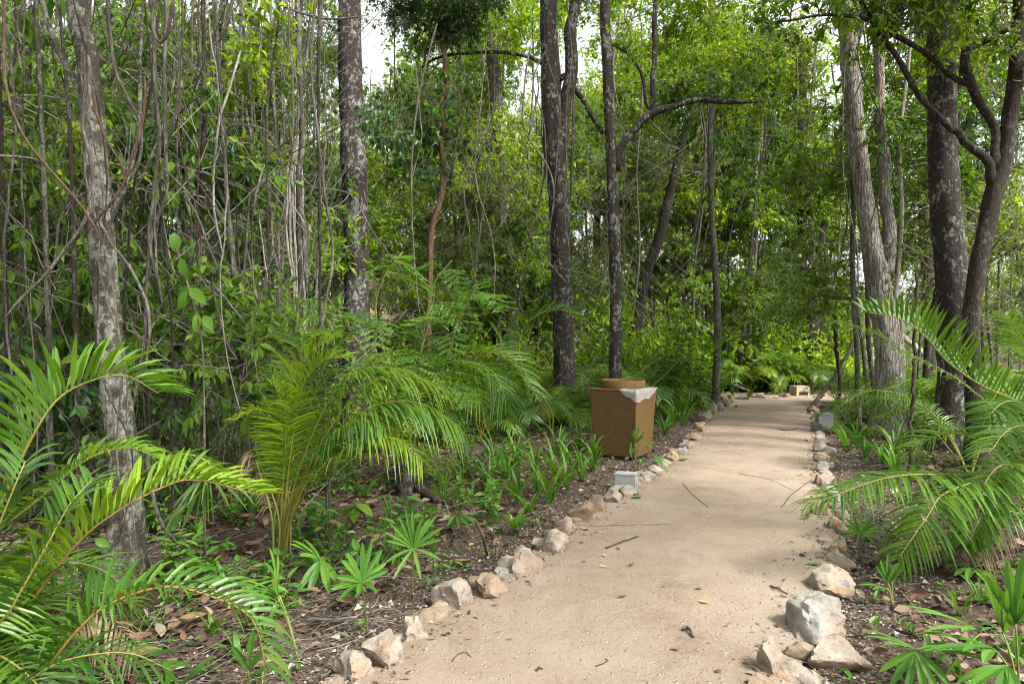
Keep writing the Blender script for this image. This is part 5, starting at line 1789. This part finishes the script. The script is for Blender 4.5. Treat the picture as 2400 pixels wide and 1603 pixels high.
def ground_scatter():
    r = np.random.default_rng(12)
    # dry leaves
    x, y = scatter_xy(40000, -9, 12, 2.2, 18, .12, 30, r, lambda d: .10 + .9 * np.clip((d - .25) / .9, 0, 1))
    n = len(x); z = hgt(x, y) + r.uniform(.004, .035, n)
    dr = unit(np.stack([r.normal(0, 1, n), r.normal(0, 1, n), r.normal(0, .22, n)], -1))
    nr = np.stack([r.normal(0, .35, n), r.normal(0, .35, n), np.ones(n)], -1)
    L = r.uniform(.04, .105, n)
    V, Q = leaf_cloud(np.stack([x, y, z], -1), dr, nr, L, L * r.uniform(.35, .6, n), .6, -.15)
    # bits drifted onto the edges of the path
    y3 = 2.4 + 13 * r.uniform(0, 1, 900) ** 1.6
    sd3 = r.uniform(0, 1, 900) < .5
    off3 = r.exponential(.13, 900)
    x3 = np.where(sd3, np.interp(y3, LE_y, LE_x) + off3, np.interp(y3, RE_y, RE_x) - off3)
    z3 = np.array([path_z(a, b_) for a, b_ in zip(x3, y3)]) + .004
    L3 = r.uniform(.012, .05, 900)
    V3, Q3 = leaf_cloud(np.stack([x3, y3, z3], -1), np.stack([r.normal(0, 1, 900), r.normal(0, 1, 900), r.normal(0, .08, 900)], -1), np.stack([r.normal(0, .2, 900), r.normal(0, .2, 900), np.ones(900)], -1), L3, L3 * r.uniform(.2, .5, 900), .5, -.1)
    V, Q = np.vstack([V, V3]), np.vstack([Q, Q3 + len(V)])
    tag(link('leaf_litter', mesh_np('leaf_litter', V, [Q], ['litter'], None, True)), 'brown dry leaves covering the forest floor', None, None, 'stuff')
    # dry sticks and straw
    x, y = scatter_xy(4500, -8, 11, 2.2, 14, .1, 30, r, lambda d: .25 + d * .5)
    n = len(x)
    dr = unit(np.stack([r.normal(0, 1, n), r.normal(0, 1, n), np.abs(r.normal(0, .16, n))], -1))
    V, Q = twigs_np(np.stack([x, y, hgt(x, y) + .015], -1), dr, r.uniform(.06, .35, n), r.uniform(.0012, .0035, n), r, .35)
    x2, y2 = scatter_xy(1800, -4.5, -.6, 2.2, 5.0, .25, 30, r, None)
    n2 = len(x2)
    dr = unit(np.stack([r.normal(.8, .5, n2), r.normal(.3, .6, n2), np.abs(r.normal(0, .14, n2))], -1))
    V2, Q2 = twigs_np(np.stack([x2, y2, hgt(x2, y2) + .03], -1), dr, r.uniform(.1, .4, n2), r.uniform(.0012, .0035, n2), r, .4)
    tag(link('dry_twigs', mesh_np('dry_twigs', np.vstack([V, V2]), [np.vstack([Q, Q2 + len(V)])], ['dry_twigs'], None, True)), 'dry twigs and straw strewn over the forest floor', None, None, 'stuff')
    # limestone chips on the verge: little tetrahedral stones
    x, y = scatter_xy(150000, -4, 9, 2.1, 13, -.22, 1.5, r, lambda d: np.where(d < 0, .35 * np.exp(d / .07), np.exp(-d / .55)))
    n = len(x)
    pd_ = path_dist(x, y)
    z = np.where(pd_ > .12, hgt(x, y), np.where(pd_ > 0, .014, np.array([path_z(a, b_) for a, b_ in zip(x, y)])))
    s = r.uniform(.004, .014, n) * (1 + 1.0 * (r.uniform(0, 1, n) > .94))
    base = np.array([[1, 0, 0], [-.5, .87, 0], [-.5, -.87, 0], [.1, .1, .95], [.05, -.1, -.6]])
    V = base[None] * (1 + r.normal(0, .28, (n, 5, 3)))
    th = r.uniform(0, 6.28, n); c_, s_ = np.cos(th), np.sin(th)
    V = np.stack([V[..., 0] * c_[:, None] - V[..., 1] * s_[:, None], V[..., 0] * s_[:, None] + V[..., 1] * c_[:, None], V[..., 2] * .7], -1)
    V = V * s[:, None, None] + np.stack([x, y, z + s * .3], -1)[:, None]
    b = (np.arange(n) * 5)[:, None]
    T = np.concatenate([b + np.array([t]) for t in ([0, 1, 3], [1, 2, 3], [2, 0, 3], [1, 0, 4], [2, 1, 4], [0, 2, 4])])
    tag(link('gravel', mesh_np('gravel', V.reshape(-1, 3), [T], ['gravel_chips'])), 'pale limestone gravel along both verges', None, None, 'stuff')
    # crumbs on the path
    n = 6000
    y = 2.3 + 15 * r.uniform(0, 1, n) ** 1.9
    xl = np.interp(y, LE_y, LE_x); xr = np.interp(y, RE_y, RE_x)
    t = r.uniform(0, 1, n); t = np.where(r.uniform(0, 1, n) < .35, t ** 3 * .5 + (r.uniform(0, 1, n) > .5) * (1 - t ** 3), t)
    x = xl + (xr - xl) * np.clip(t, 0, 1)
    z = np.array([path_z(a, b_) for a, b_ in zip(x, y)])
    s = r.uniform(.0012, .0042, n)
    V = base[None] * (1 + r.normal(0, .35, (n, 5, 3))) * np.array([1, 1, .6])
    V[..., 0] *= r.uniform(.7, 2.2, n)[:, None]
    th = r.uniform(0, 6.28, n); c_, s_ = np.cos(th), np.sin(th)
    V = np.stack([V[..., 0] * c_[:, None] - V[..., 1] * s_[:, None], V[..., 0] * s_[:, None] + V[..., 1] * c_[:, None], V[..., 2]], -1)
    V = V * s[:, None, None] + np.stack([x, y, z + .001], -1)[:, None]
    b = (np.arange(n) * 5)[:, None]
    T = np.concatenate([b + np.array([t_]) for t_ in ([0, 1, 3], [1, 2, 3], [2, 0, 3], [1, 0, 4], [2, 1, 4], [0, 2, 4])])
    tag(link('path_debris', mesh_np('path_debris', V.reshape(-1, 3), [T], ['crumbs'])), 'dark crumbs and bits of bark scattered on the path', None, None, 'stuff')
    # low ground cover
    x, y = scatter_xy(15000, -8, 12, 2.6, 20, .3, 30, r, lambda d: .12 + d * .18)
    n = len(x)
    k = 5
    pos = np.repeat(np.stack([x, y, hgt(x, y) + .02], -1), k, 0) + r.normal(0, .025, (n * k, 3)) * np.array([1, 1, .6])
    pos[:, 2] = np.abs(pos[:, 2])
    dr = unit(np.stack([r.normal(0, 1, n * k), r.normal(0, 1, n * k), np.abs(r.normal(.5, .4, n * k))], -1))
    L = r.uniform(.025, .075, n * k)
    V, Q = leaf_cloud(pos, dr, np.array([0, 0, 1.]) + r.normal(0, .3, (n * k, 3)), L, L * .45)
    tag(link('ground_cover', mesh_np('ground_cover', V, [Q], ['seedling_leaf'])), 'tiny green seedlings sprouting through the litter', None, None, 'stuff')


ground_scatter()


def fallen_leaf(px, py, L, w, mat, label, rz, curl=.25, group='fallen leaves on the path'):
    p = G(px, py)
    us = (0, .25, .5, .75, 1.0); ws = (.08, .8, 1, .7, 0); V = []; Q = []
    for u, k in zip(us, ws):
        h = w * .5 * k; z = .004 + curl * L * (u - .5) ** 2
        V += [(u * L, h, z + h * .4), (u * L, 0, z), (u * L, -h, z + h * .4)]
    V += [(0, .002, .006), (0, -.002, .006), (-.35 * L, 0, .004)]
    for m in range(4):
        b = m * 3; Q += [[b, b + 3, b + 4, b + 1], [b + 1, b + 4, b + 5, b + 2]]
    me = mesh_np('fallen_leaf', np.array(V), [np.array(Q), np.array([[15, 16, 17]])], [mat], None, True)
    z = path_z(p.x, p.y) if float(path_dist(p.x, p.y)) < 0 else gz(p.x, p.y) + .03
    o = link('fallen_leaf', me, None, (p.x, p.y, z + .002))
    o.rotation_euler = (0, 0, rz)
    tag(o, label, 'leaf', group)


def ground_things():
    f = fallen_leaf
    f(1425, 1346, .06, .022, 'leaf_yellow_fallen', 'slim yellowish leaf lying near the middle of the path', 2.6)
    f(1473, 1342, .05, .035, 'dead_leaf', 'curled red-brown leaf next to the slim yellowish one', .6, 1.2)
    f(1662, 1436, .065, .03, 'leaf_orange', 'orange leaf with a stalk lying on the sand', 2.5)
    f(1418, 1318, .055, .03, 'leaf_grey', 'small blue-grey leaf on the path above the yellowish one', 1.5)
    f(1655, 1226, .055, .025, 'leaf_grey', 'small grey leaf further up the path', .7)
    f(1188, 1517, .03, .018, 'leaf_green_fallen', 'tiny green leaf fragment near the second border rock', 0)
    f(1505, 1176, .11, .07, 'leaf_green_fallen', 'fresh green leaf at the foot of the path light stone', 2.8)
    f(1490, 1170, .10, .06, 'leaf_green_fallen', 'upright green leaf beside the path light stone', 1.2, .6)
    f(1592, 1086, .13, .08, 'leaf_green_fallen', 'bunch-like green leaf at the border past the bin', .4)
    f(1607, 1084, .11, .05, 'leaf_green_fallen', 'second green leaf at the border past the bin', 2.0)
    f(1885, 1105, .10, .05, 'leaf_green_fallen', 'green sprig leaf near the right border', .8)
    f(1902, 1336, .07, .05, 'leaf_green_fallen', 'pale green leaf near the big rounded boulder', .3)
    f(1890, 1222, .10, .06, 'dead_leaf', 'cluster-like red-brown leaf at the right path edge', 1.0, 1.0)
    f(1900, 1228, .09, .05, 'dead_leaf', 'second red-brown leaf at the right path edge', 2.5, 1.0)
    f(1900, 1158, .12, .05, 'dead_leaf', 'long brown leaf on the path edge by the grey slab', .2, .6)
    f(1448, 1420, .05, .025, 'dark_wood', 'dark shrivelled leaf in the middle of the lower path', .1, .8)
    f(1585, 1548, .035, .022, 'dead_leaf', 'brown leaf scrap in front of the rock with the orange flank', 1.2, .8)
    f(1572, 1544, .025, .02, 'dead_leaf', 'smaller brown scrap next to the leaf scrap', .3, .8)
    f(1382, 1252, .09, .03, 'leaf_yellow_fallen', 'dry tan leaf by the narrow upright stone', 2.4)
    f(1065, 1328, .12, .05, 'dead_leaf', 'red-brown leaf on the gravel below the upright fan palm', .1, .5, 'fallen leaves beside the path')
    f(1100, 1290, .05, .04, 'leaf_yellow_fallen', 'round yellow leaf on the gravel', .8, .4, 'fallen leaves beside the path')
    r = random.Random(9)
    for k, (px, py) in enumerate([(780, 1410), (800, 1430), (868, 1280), (885, 1205), (700, 1180), (860, 1150), (930, 1120), (520, 1230), (560, 1260), (455, 1260), (640, 1175), (760, 1130),
                                  (420, 1480), (355, 1530), (380, 1560), (340, 1480), (150, 1440), (120, 1560), (470, 1330), (610, 1300)]):
        f(px, py, r.uniform(.12, .2), r.uniform(.09, .14), 'dead_leaf', 'x', r.uniform(0, 6), r.uniform(.3, .9), 'large brown leaves on the litter')
    row = sorted((o for o in bpy.data.objects if o.get('group') == 'large brown leaves on the litter'), key=lambda o: o.location.x / o.location.y)
    for i, o in enumerate(row):
        o['label'] = f'large curled brown leaf on the litter left of the path, {ordinal(i + 1)} from the left'

    def stick(pts, rad, mat, label, name='stick', group='sticks and twigs', side=7, cat='stick'):
        pts = [Vector(p) for p in pts]
        ln = sum((pts[i + 1] - pts[i]).length for i in range(len(pts) - 1))
        c = spline(pts, max(8, int(ln / .06)))
        c[1:-1] += rng.normal(0, min(rad * .35, .01), c[1:-1].shape)
        o = MB().add(*tube(c, np.linspace(rad, rad * .7, len(c)), side, .12)).build(name, mat, None, pts[0])
        o.location = pts[0]
        tag(o, label, cat, group)

    def gp(px, py, up=.0):
        p = G(px, py)
        z = path_z(p.x, p.y) if float(path_dist(p.x, p.y)) < 0 else gz(p.x, p.y)
        return (p.x, p.y, z + up)
    stick([gp(1420, 1296, .006), gp(1460, 1282, .01), gp(1496, 1271, .006)], .007, 'dark_wood', 'short dark stick lying on the middle of the path')
    stick([gp(1380, 1242, .003), gp(1460, 1242, .003), gp(1570, 1244, .003)], .002, 'dark_wood', 'long hair-thin twig lying across the path')
    stick([gp(1395, 1582, .003), gp(1412, 1576, .004), gp(1424, 1568, .004), gp(1418, 1564, .004)], .003, 'dark_wood', 'hook-shaped twig near the bottom edge')
    stick([gp(1256, 1594, .004), gp(1262, 1588, .006), gp(1272, 1588, .004)], .006, 'dark_wood', 'tiny bent twig at the bottom edge of the path')
    stick([gp(1060, 1572, .003), gp(1072, 1556, .004), gp(1090, 1550, .004), gp(1104, 1562, .003)], .0028, 'dark_wood', 'curved twig near the tall pointed rock')
    stick([gp(1600, 1500, .01), gp(1612, 1497, .014), gp(1622, 1508, .01), gp(1626, 1514, .006)], .009, 'pod_dark', 'curled dark seed pod on the sand', 'seed_pod', 'seed pods', 9, 'seed pod')
    stick([gp(1806, 1386, .006), gp(1828, 1396, .01), gp(1846, 1404, .005)], .006, 'dark_wood', 'knobbly twig left of the big rounded boulder')
    stick([gp(1600, 1143, .004), gp(1620, 1168, .006), gp(1660, 1200, .004)], .003, 'dark_wood', 'thin forked-looking twig on the path before the bend')
    stick([gp(1832, 1200, .004), gp(1858, 1170, .02), gp(1905, 1135, .03)], .004, 'dark_wood', 'grey twig reaching from the right border onto the path')
    stick([gp(1730, 1118, .003), gp(1800, 1132, .003), gp(1860, 1158, .003)], .0022, 'dark_wood', 'long bowed twig across the middle of the path')
    stick([gp(1822, 1012, .004), gp(1850, 1014, .006), gp(1872, 1008, .004)], .008, 'dark_wood', 'dark crooked twig lying on the upper path')
    stick([gp(1110, 1190, .03) if False else (P(1115, 1225, 4.6)), P(1130, 1250, 4.55), gp(1142, 1300, .0)], .012, 'bark_red', 'dark red dead branch stuck upright in the gravel', 'dead_branch', 'dead branches', 8, 'branch')
    stick([gp(1020, 1235, .02), gp(1110, 1220, .05), gp(1180, 1205, .05)], .014, 'twig', 'grey crooked dead branch lying behind the upright dead one', 'dead_branch', 'dead branches', 8, 'branch')
    stick([gp(830, 1290, .03), gp(880, 1262, .03), gp(925, 1250, .03)], .010, 'twig', 'straight grey stick on the litter left of the gravel')
    stick([gp(800, 1440, .02), gp(850, 1405, .03), gp(893, 1378, .03)], .011, 'twig', 'grey stick behind the star-shaped fan palm')
    stick([gp(720, 1475, .02), gp(790, 1470, .02), gp(838, 1464, .02)], .008, 'twig', 'pale stick lying at the edge of the gravel')
    stick([P(340, 1040, 4.2), P(380, 1230, 4.2), gp(470, 1320, .03)], .012, 'vine_bark', 'pale pole leaning on the litter behind the foreground palm', 'fallen_pole', 'fallen poles', 8, 'pole')
    stick([gp(355, 985, .12), gp(430, 978, .14), gp(515, 970, .12)], .06, 'bark_pole', 'grey fallen log lying deep in the left thicket', 'fallen_log', 'fallen logs', 10, 'log')
    stick([P(50, 1100, 6.5), P(140, 1060, 6.7), P(215, 1015, 7)], .022, 'vine_bark', 'grey bough slanting across the thicket floor', 'fallen_pole', 'fallen poles', 8, 'pole')
    stick([gp(1895, 966, .0), P(1940, 905, 15.4), P(1975, 850, 15.5), P(2012, 778, 15.6)], .05, 'bark_pole', 'bare stick leaning across the right edge of the path before the far light', 'leaning_stick', 'leaning sticks', 8)
    stick([P(1956, 740, 15), P(1962, 830, 15), P(1968, 900, 15), gp(1966, GY(15))], .045, 'bark_dark', 'thin dark sapling pole rising behind the leaning stick', 'leaning_stick', 'leaning sticks', 8)
    stick([P(1640, 762, 21), P(1720, 815, 21), P(1800, 872, 21.2), P(1880, 925, 21.4)], .075, 'bark_pole', 'long grey log slanting down through the shrubs beyond the path', 'fallen_log', 'fallen logs', 10, 'log')
    stick([P(1700, 896, 18.9), P(1730, 906, 18.9), P(1758, 918, 18.9)], .05, 'bark_pole', 'short brown log behind the far row of stones', 'fallen_log', 'fallen logs', 10, 'log')
    stick([P(1870, 600, 16.5), P(1920, 655, 16.4), P(1970, 690, 16.3), P(2030, 722, 16.2), P(2200, 860, 16), P(2270, 930, 16)], .085, 'log_pale', 'pale barkless log leaning behind the twin-stemmed tree', 'fallen_log', 'fallen logs', 10, 'log')
    stick([P(2130, 1200, 7.2), P(2135, 1000, 7.2), P(2142, 850, 7.2), P(2148, 640, 7.2)], .022, 'bark_dark', 'thin dark pole between the twin-stemmed and the broad dark trunks', 'leaning_stick', 'leaning sticks', 8)
    # stump in the shade
    b = G(960, 1175); b.z = gz(b.x, b.y)
    t = thing('tree_stump', b, 'dark mossy rotting stump under the central palms', 'stump')
    c = spline([(0, 0, -.05), (0, 0, .12), (.02, .01, .3), (.03, .0, .42)], 14)
    MB().add(*tube(c, np.array([.24, .22, .2, .19, .18, .17, .17, .165, .16, .16, .155, .15, .14, .11]) * .72, 18, .10)).build('trunk', 'bark_dark', t)
    MB().add(*tube(spline([(.1, -.1, .1), (.22, -.2, .04), (.34, -.26, -.03)], 8), np.linspace(.06, .03, 8), 8, .08)).build('root', 'bark_dark', t)
    add_crown(t, b, b + Vector((.25, -.05, .28)), 'bright', .16, 3, 'moss_foliage')


ground_things()


# ------------------------------------------------------------------ the litter bin, its liner, the path lights
def quad_box(mb, c4b, c4t):
    """box from four bottom and four top corners (counter-clockwise seen from above)"""
    V = np.array(c4b + c4t, float)
    mb.add(V, [[3, 2, 1, 0], [4, 5, 6, 7], [0, 1, 5, 4], [1, 2, 6, 5], [2, 3, 7, 6], [3, 0, 4, 7]])


def bevel_obj(o, w=.008, seg=2):
    m = o.modifiers.new('bevel', 'BEVEL'); m.width = w; m.segments = seg; m.limit_method = 'ANGLE'


def build_bin():
    view = math.atan2(1.563, 8.45)
    phi = math.radians(22.8)
    # near corner and the two horizontal directions of the faces that show
    ex = Vector((math.cos(view), -math.sin(view), 0)); ey = Vector((math.sin(view), math.cos(view), 0))
    u = (-ex * math.cos(phi) + ey * math.sin(phi))       # along the broad left face
    v = (ex * math.sin(phi) + ey * math.cos(phi))         # along the narrow right face
    S, s = .656, .565
    corner = Vector((1.545, 8.45, 0))
    cen = corner + (u + v) * S / 2
    cen.z = 0
    t = thing('litter_bin', cen, 'square brown litter bin tapering downwards with a round collar on top', 'litter bin')
    def ring4(w, z):
        return [tuple((-u * a - v * b) * w / 2 * -1 + Vector((0, 0, z))) for a, b in ((-1, -1), (-1, 1), (1, 1), (1, -1))][::1]
    H = .885
    def order(c):      # counter-clockwise from above
        return sorted(c, key=lambda p: math.atan2(p[1], p[0]))
    mb = MB(); quad_box(mb, order(ring4(s, .05)), order(ring4(S, H)))
    body = mb.build('body', 'bin_brown', t, (0, 0, 0), False); bevel_obj(body, .012)
    mb = MB(); quad_box(mb, order(ring4(s * .82, -.03)), order(ring4(s * .82, .052)))
    mb.build('foot', 'dark_inside', t, (0, 0, 0), False)
    mb = MB(); quad_box(mb, order(ring4(S + .014, H + .001)), order(ring4(S + .014, H + .016)))
    lid = mb.build('top_plate', 'bin_brown', t, (0, 0, 0), False); bevel_obj(lid, .004)
    # hollow round collar: outer wall, rim, inner wall
    n = 48; R, r_, z0, z1 = .285, .262, H + .016, H + .125
    th = np.linspace(0, 2 * np.pi, n, endpoint=False)
    prof = [(R, z0), (R, z1 - .006), (R - .005, z1), (r_ + .004, z1), (r_, z1 - .005), (r_, z0 + .01)]
    V = np.array([[(a * math.cos(q), a * math.sin(q), z) for q in th] for a, z in prof]).reshape(-1, 3)
    Q = [[i * n + j, i * n + (j + 1) % n, (i + 1) * n + (j + 1) % n, (i + 1) * n + j] for i in range(5) for j in range(n)]
    MB().add(V, Q).build('collar', 'bin_brown', t, (0, 0, 0), True)
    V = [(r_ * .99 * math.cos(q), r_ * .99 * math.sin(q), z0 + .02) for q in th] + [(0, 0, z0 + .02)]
    MB().add(V, None, [[j, (j + 1) % n, n] for j in range(n)]).build('shade_disc', 'dark_inside', t, (0, 0, 0), False)  # closed near-black disc standing in for the shaded inside
    # clear liner folded out over the top edge at the near corner
    lb = MB(); m = 52
    top = H + .019
    near = (-u - v) * (S / 2 + .010)
    rows = []
    for i in range(m + 1):
        a = i / m
        if a < .42:
            w = a / .42
            edge = near + u * (S * .34) * (1 - w)
            nrm = -v
        else:
            w = (a - .42) / .58
            edge = near + v * (S * .98) * w
            nrm = -u
        sag = (.012 + .125 * max(0, math.sin(math.pi * min(1, a * 1.02))) ** .8) * (1 + .12 * math.sin(a * 19))
        inward = -nrm
        col = []
        for j in range(7):
            g = j / 6
            fold = .008 * math.sin(a * 17 + g * 2) + .003 * math.sin(a * 31 + g * 4)
            if g < .2:
                p = edge + inward * (.07 * (1 - g / .2)) + Vector((0, 0, top + .004 + fold * .4))
            else:
                k = (g - .2) / .8
                p = edge + nrm * (.010 + abs(fold) + .006) + Vector((0, 0, top - sag * k))
            col.append(tuple(p))
        rows.append(col)
    V = np.array(rows).reshape(-1, 3)
    Q = [[i * 7 + j, i * 7 + j + 1, (i + 1) * 7 + j + 1, (i + 1) * 7 + j] for i in range(m) for j in range(6)]
    o = lb.add(V, Q).build('bin_liner', 'plastic_film', None, (0, 0, 0), True)
    o.location = cen
    tag(o, 'clear plastic liner folded over the corner of the brown bin', 'liner')


build_bin()


def path_light(px, py, w, h, rot, mat, label, dep=None):
    p = G(px, py); dep = dep or w
    t = thing('path_light', (p.x, p.y, .0 if float(path_dist(p.x, p.y)) > 0 else .0), label, 'path light', 'box lights along the path')
    t.rotation_euler = (0, 0, rot)
    mb = MB()
    def box(x0, x1, y0, y1, z0, z1):
        quad_box(mb, [(x0, y0, z0), (x1, y0, z0), (x1, y1, z0), (x0, y1, z0)], [(x0, y0, z1), (x1, y0, z1), (x1, y1, z1), (x0, y1, z1)])
    X, Y = w / 2, dep / 2           # the slot faces -Y
    box(-X, X, -Y, Y, h * .52, h)                               # head
    box(-X, -X * .68, -Y, Y, h * .18, h * .52)                 # cheeks
    box(X * .68, X, -Y, Y, h * .18, h * .52)
    box(-X * .68, X * .68, -Y * .1, Y, h * .18, h * .52)       # back of the slot
    box(-X, X, -Y, Y, -.05, h * .18)                            # sill
    mb.build('housing', mat, t, (0, 0, 0), False)
    m2 = MB()
    quad_box(m2, [(-X * .5, -Y * .7, h * .46), (X * .5, -Y * .7, h * .46), (X * .5, -Y * .25, h * .46), (-X * .5, -Y * .25, h * .46)],
             [(-X * .5, -Y * .7, h * .515), (X * .5, -Y * .7, h * .515), (X * .5, -Y * .25, h * .515), (-X * .5, -Y * .25, h * .515)])
    m2.build('lens', 'lamp_glass', t, (0, 0, 0), False)
    m3 = MB()
    quad_box(m3, [(-X - .004, -Y - .004, h + .001), (X + .004, -Y - .004, h + .001), (X + .004, Y + .004, h + .001), (-X - .004, Y + .004, h + .001)],
             [(-X - .004, -Y - .004, h + .012), (X + .004, -Y - .004, h + .012), (X + .004, Y + .004, h + .012), (-X - .004, Y + .004, h + .012)])
    m3.build('cap', 'concrete', t, (0, 0, 0), False)


path_light(1468, 1150, .16, .17, math.radians(72), 'concrete', 'grey concrete box light with its slot turned to the path, below the bin', .2)
path_light(1932, 1003, .24, .25, math.radians(-100), 'concrete', 'plain grey box light at the right border seen from behind')
path_light(1874, 930, .40, .29, math.radians(10), 'concrete_tan', 'tan box light with an open slot at the bend of the path', .36)


# ------------------------------------------------------------------ thatched shelters and white panel far behind
def palapa(px, d, apex_py, eave_py, halfw, label):
    x = (px - CX) / FPX * d
    b = Vector((x, d, gz(x, d)))
    za = P(px, apex_py, d).z - b.z; ze = P(px, eave_py, d).z - b.z
    t = thing('thatched_shelter', b, label, 'shelter', 'thatched shelters')
    n = 40; V = []; Q = []
    r = np.random.default_rng(int(px))
    lev = [(0.02, za), (.3, za - (za - ze) * .3), (.62, za - (za - ze) * .62), (1.0, ze), (.97, ze - .12), (.6, ze + (za - ze) * .25)]
    for f, z in lev:
        for j in range(n):
            a = 2 * math.pi * j / n; rr = halfw * f * (1 + r.normal(0, .018))
            V.append((rr * math.cos(a), rr * math.sin(a), z + r.normal(0, .03)))
    for i in range(len(lev) - 1):
        for j in range(n):
            Q.append([i * n + j, i * n + (j + 1) % n, (i + 1) * n + (j + 1) % n, (i + 1) * n + j])
    MB().add(V, Q).build('roof', 'thatch', t, (0, 0, 0), False)
    for j in range(6):
        a = j * math.pi / 3 + .3
        q = (halfw * .78 * math.cos(a), halfw * .78 * math.sin(a))
        MB().add(*tube(np.array([(q[0], q[1], -.1), (q[0], q[1], ze * .5), (q[0], q[1], ze + .1)]), .07, 8, .05)).build('post', 'hut_wood', t)


palapa(868, 19, 640, 752, 1.35, 'pinkish thatched roof of the shelter glimpsed beside the thick dark trunk')
palapa(1256, 19.5, 686, 762, 1.05, 'low thatched shelter glimpsed just left of the forked dark trunk')


def white_panel():
    d = 26
    a = P(2010, 800, d)
    b = Vector((a.x, d, gz(a.x, d)))
    t = thing('slatted_panel', b, 'white slatted panel showing between the stick and the twin-stemmed tree', 'panel')
    for k in range(9):
        x = -.25 + k * .12
        mb = MB(); quad_box(mb, [(x, 0, 0), (x + .10, 0, 0), (x + .10, .03, 0), (x, .03, 0)], [(x, 0, 1.75), (x + .10, 0, 1.75), (x + .10, .03, 1.75), (x, .03, 1.75)])
        mb.build('slat', 'white_paint', t, (0, 0, 0), False)
    for z in (.3, 1.4):
        mb = MB(); quad_box(mb, [(-.25, .032, z), (.83, .032, z), (.83, .07, z), (-.25, .07, z)], [(-.25, .032, z + .1), (.83, .032, z + .1), (.83, .07, z + .1), (-.25, .07, z + .1)])
        mb.build('rail', 'white_paint', t, (0, 0, 0), False)


white_panel()
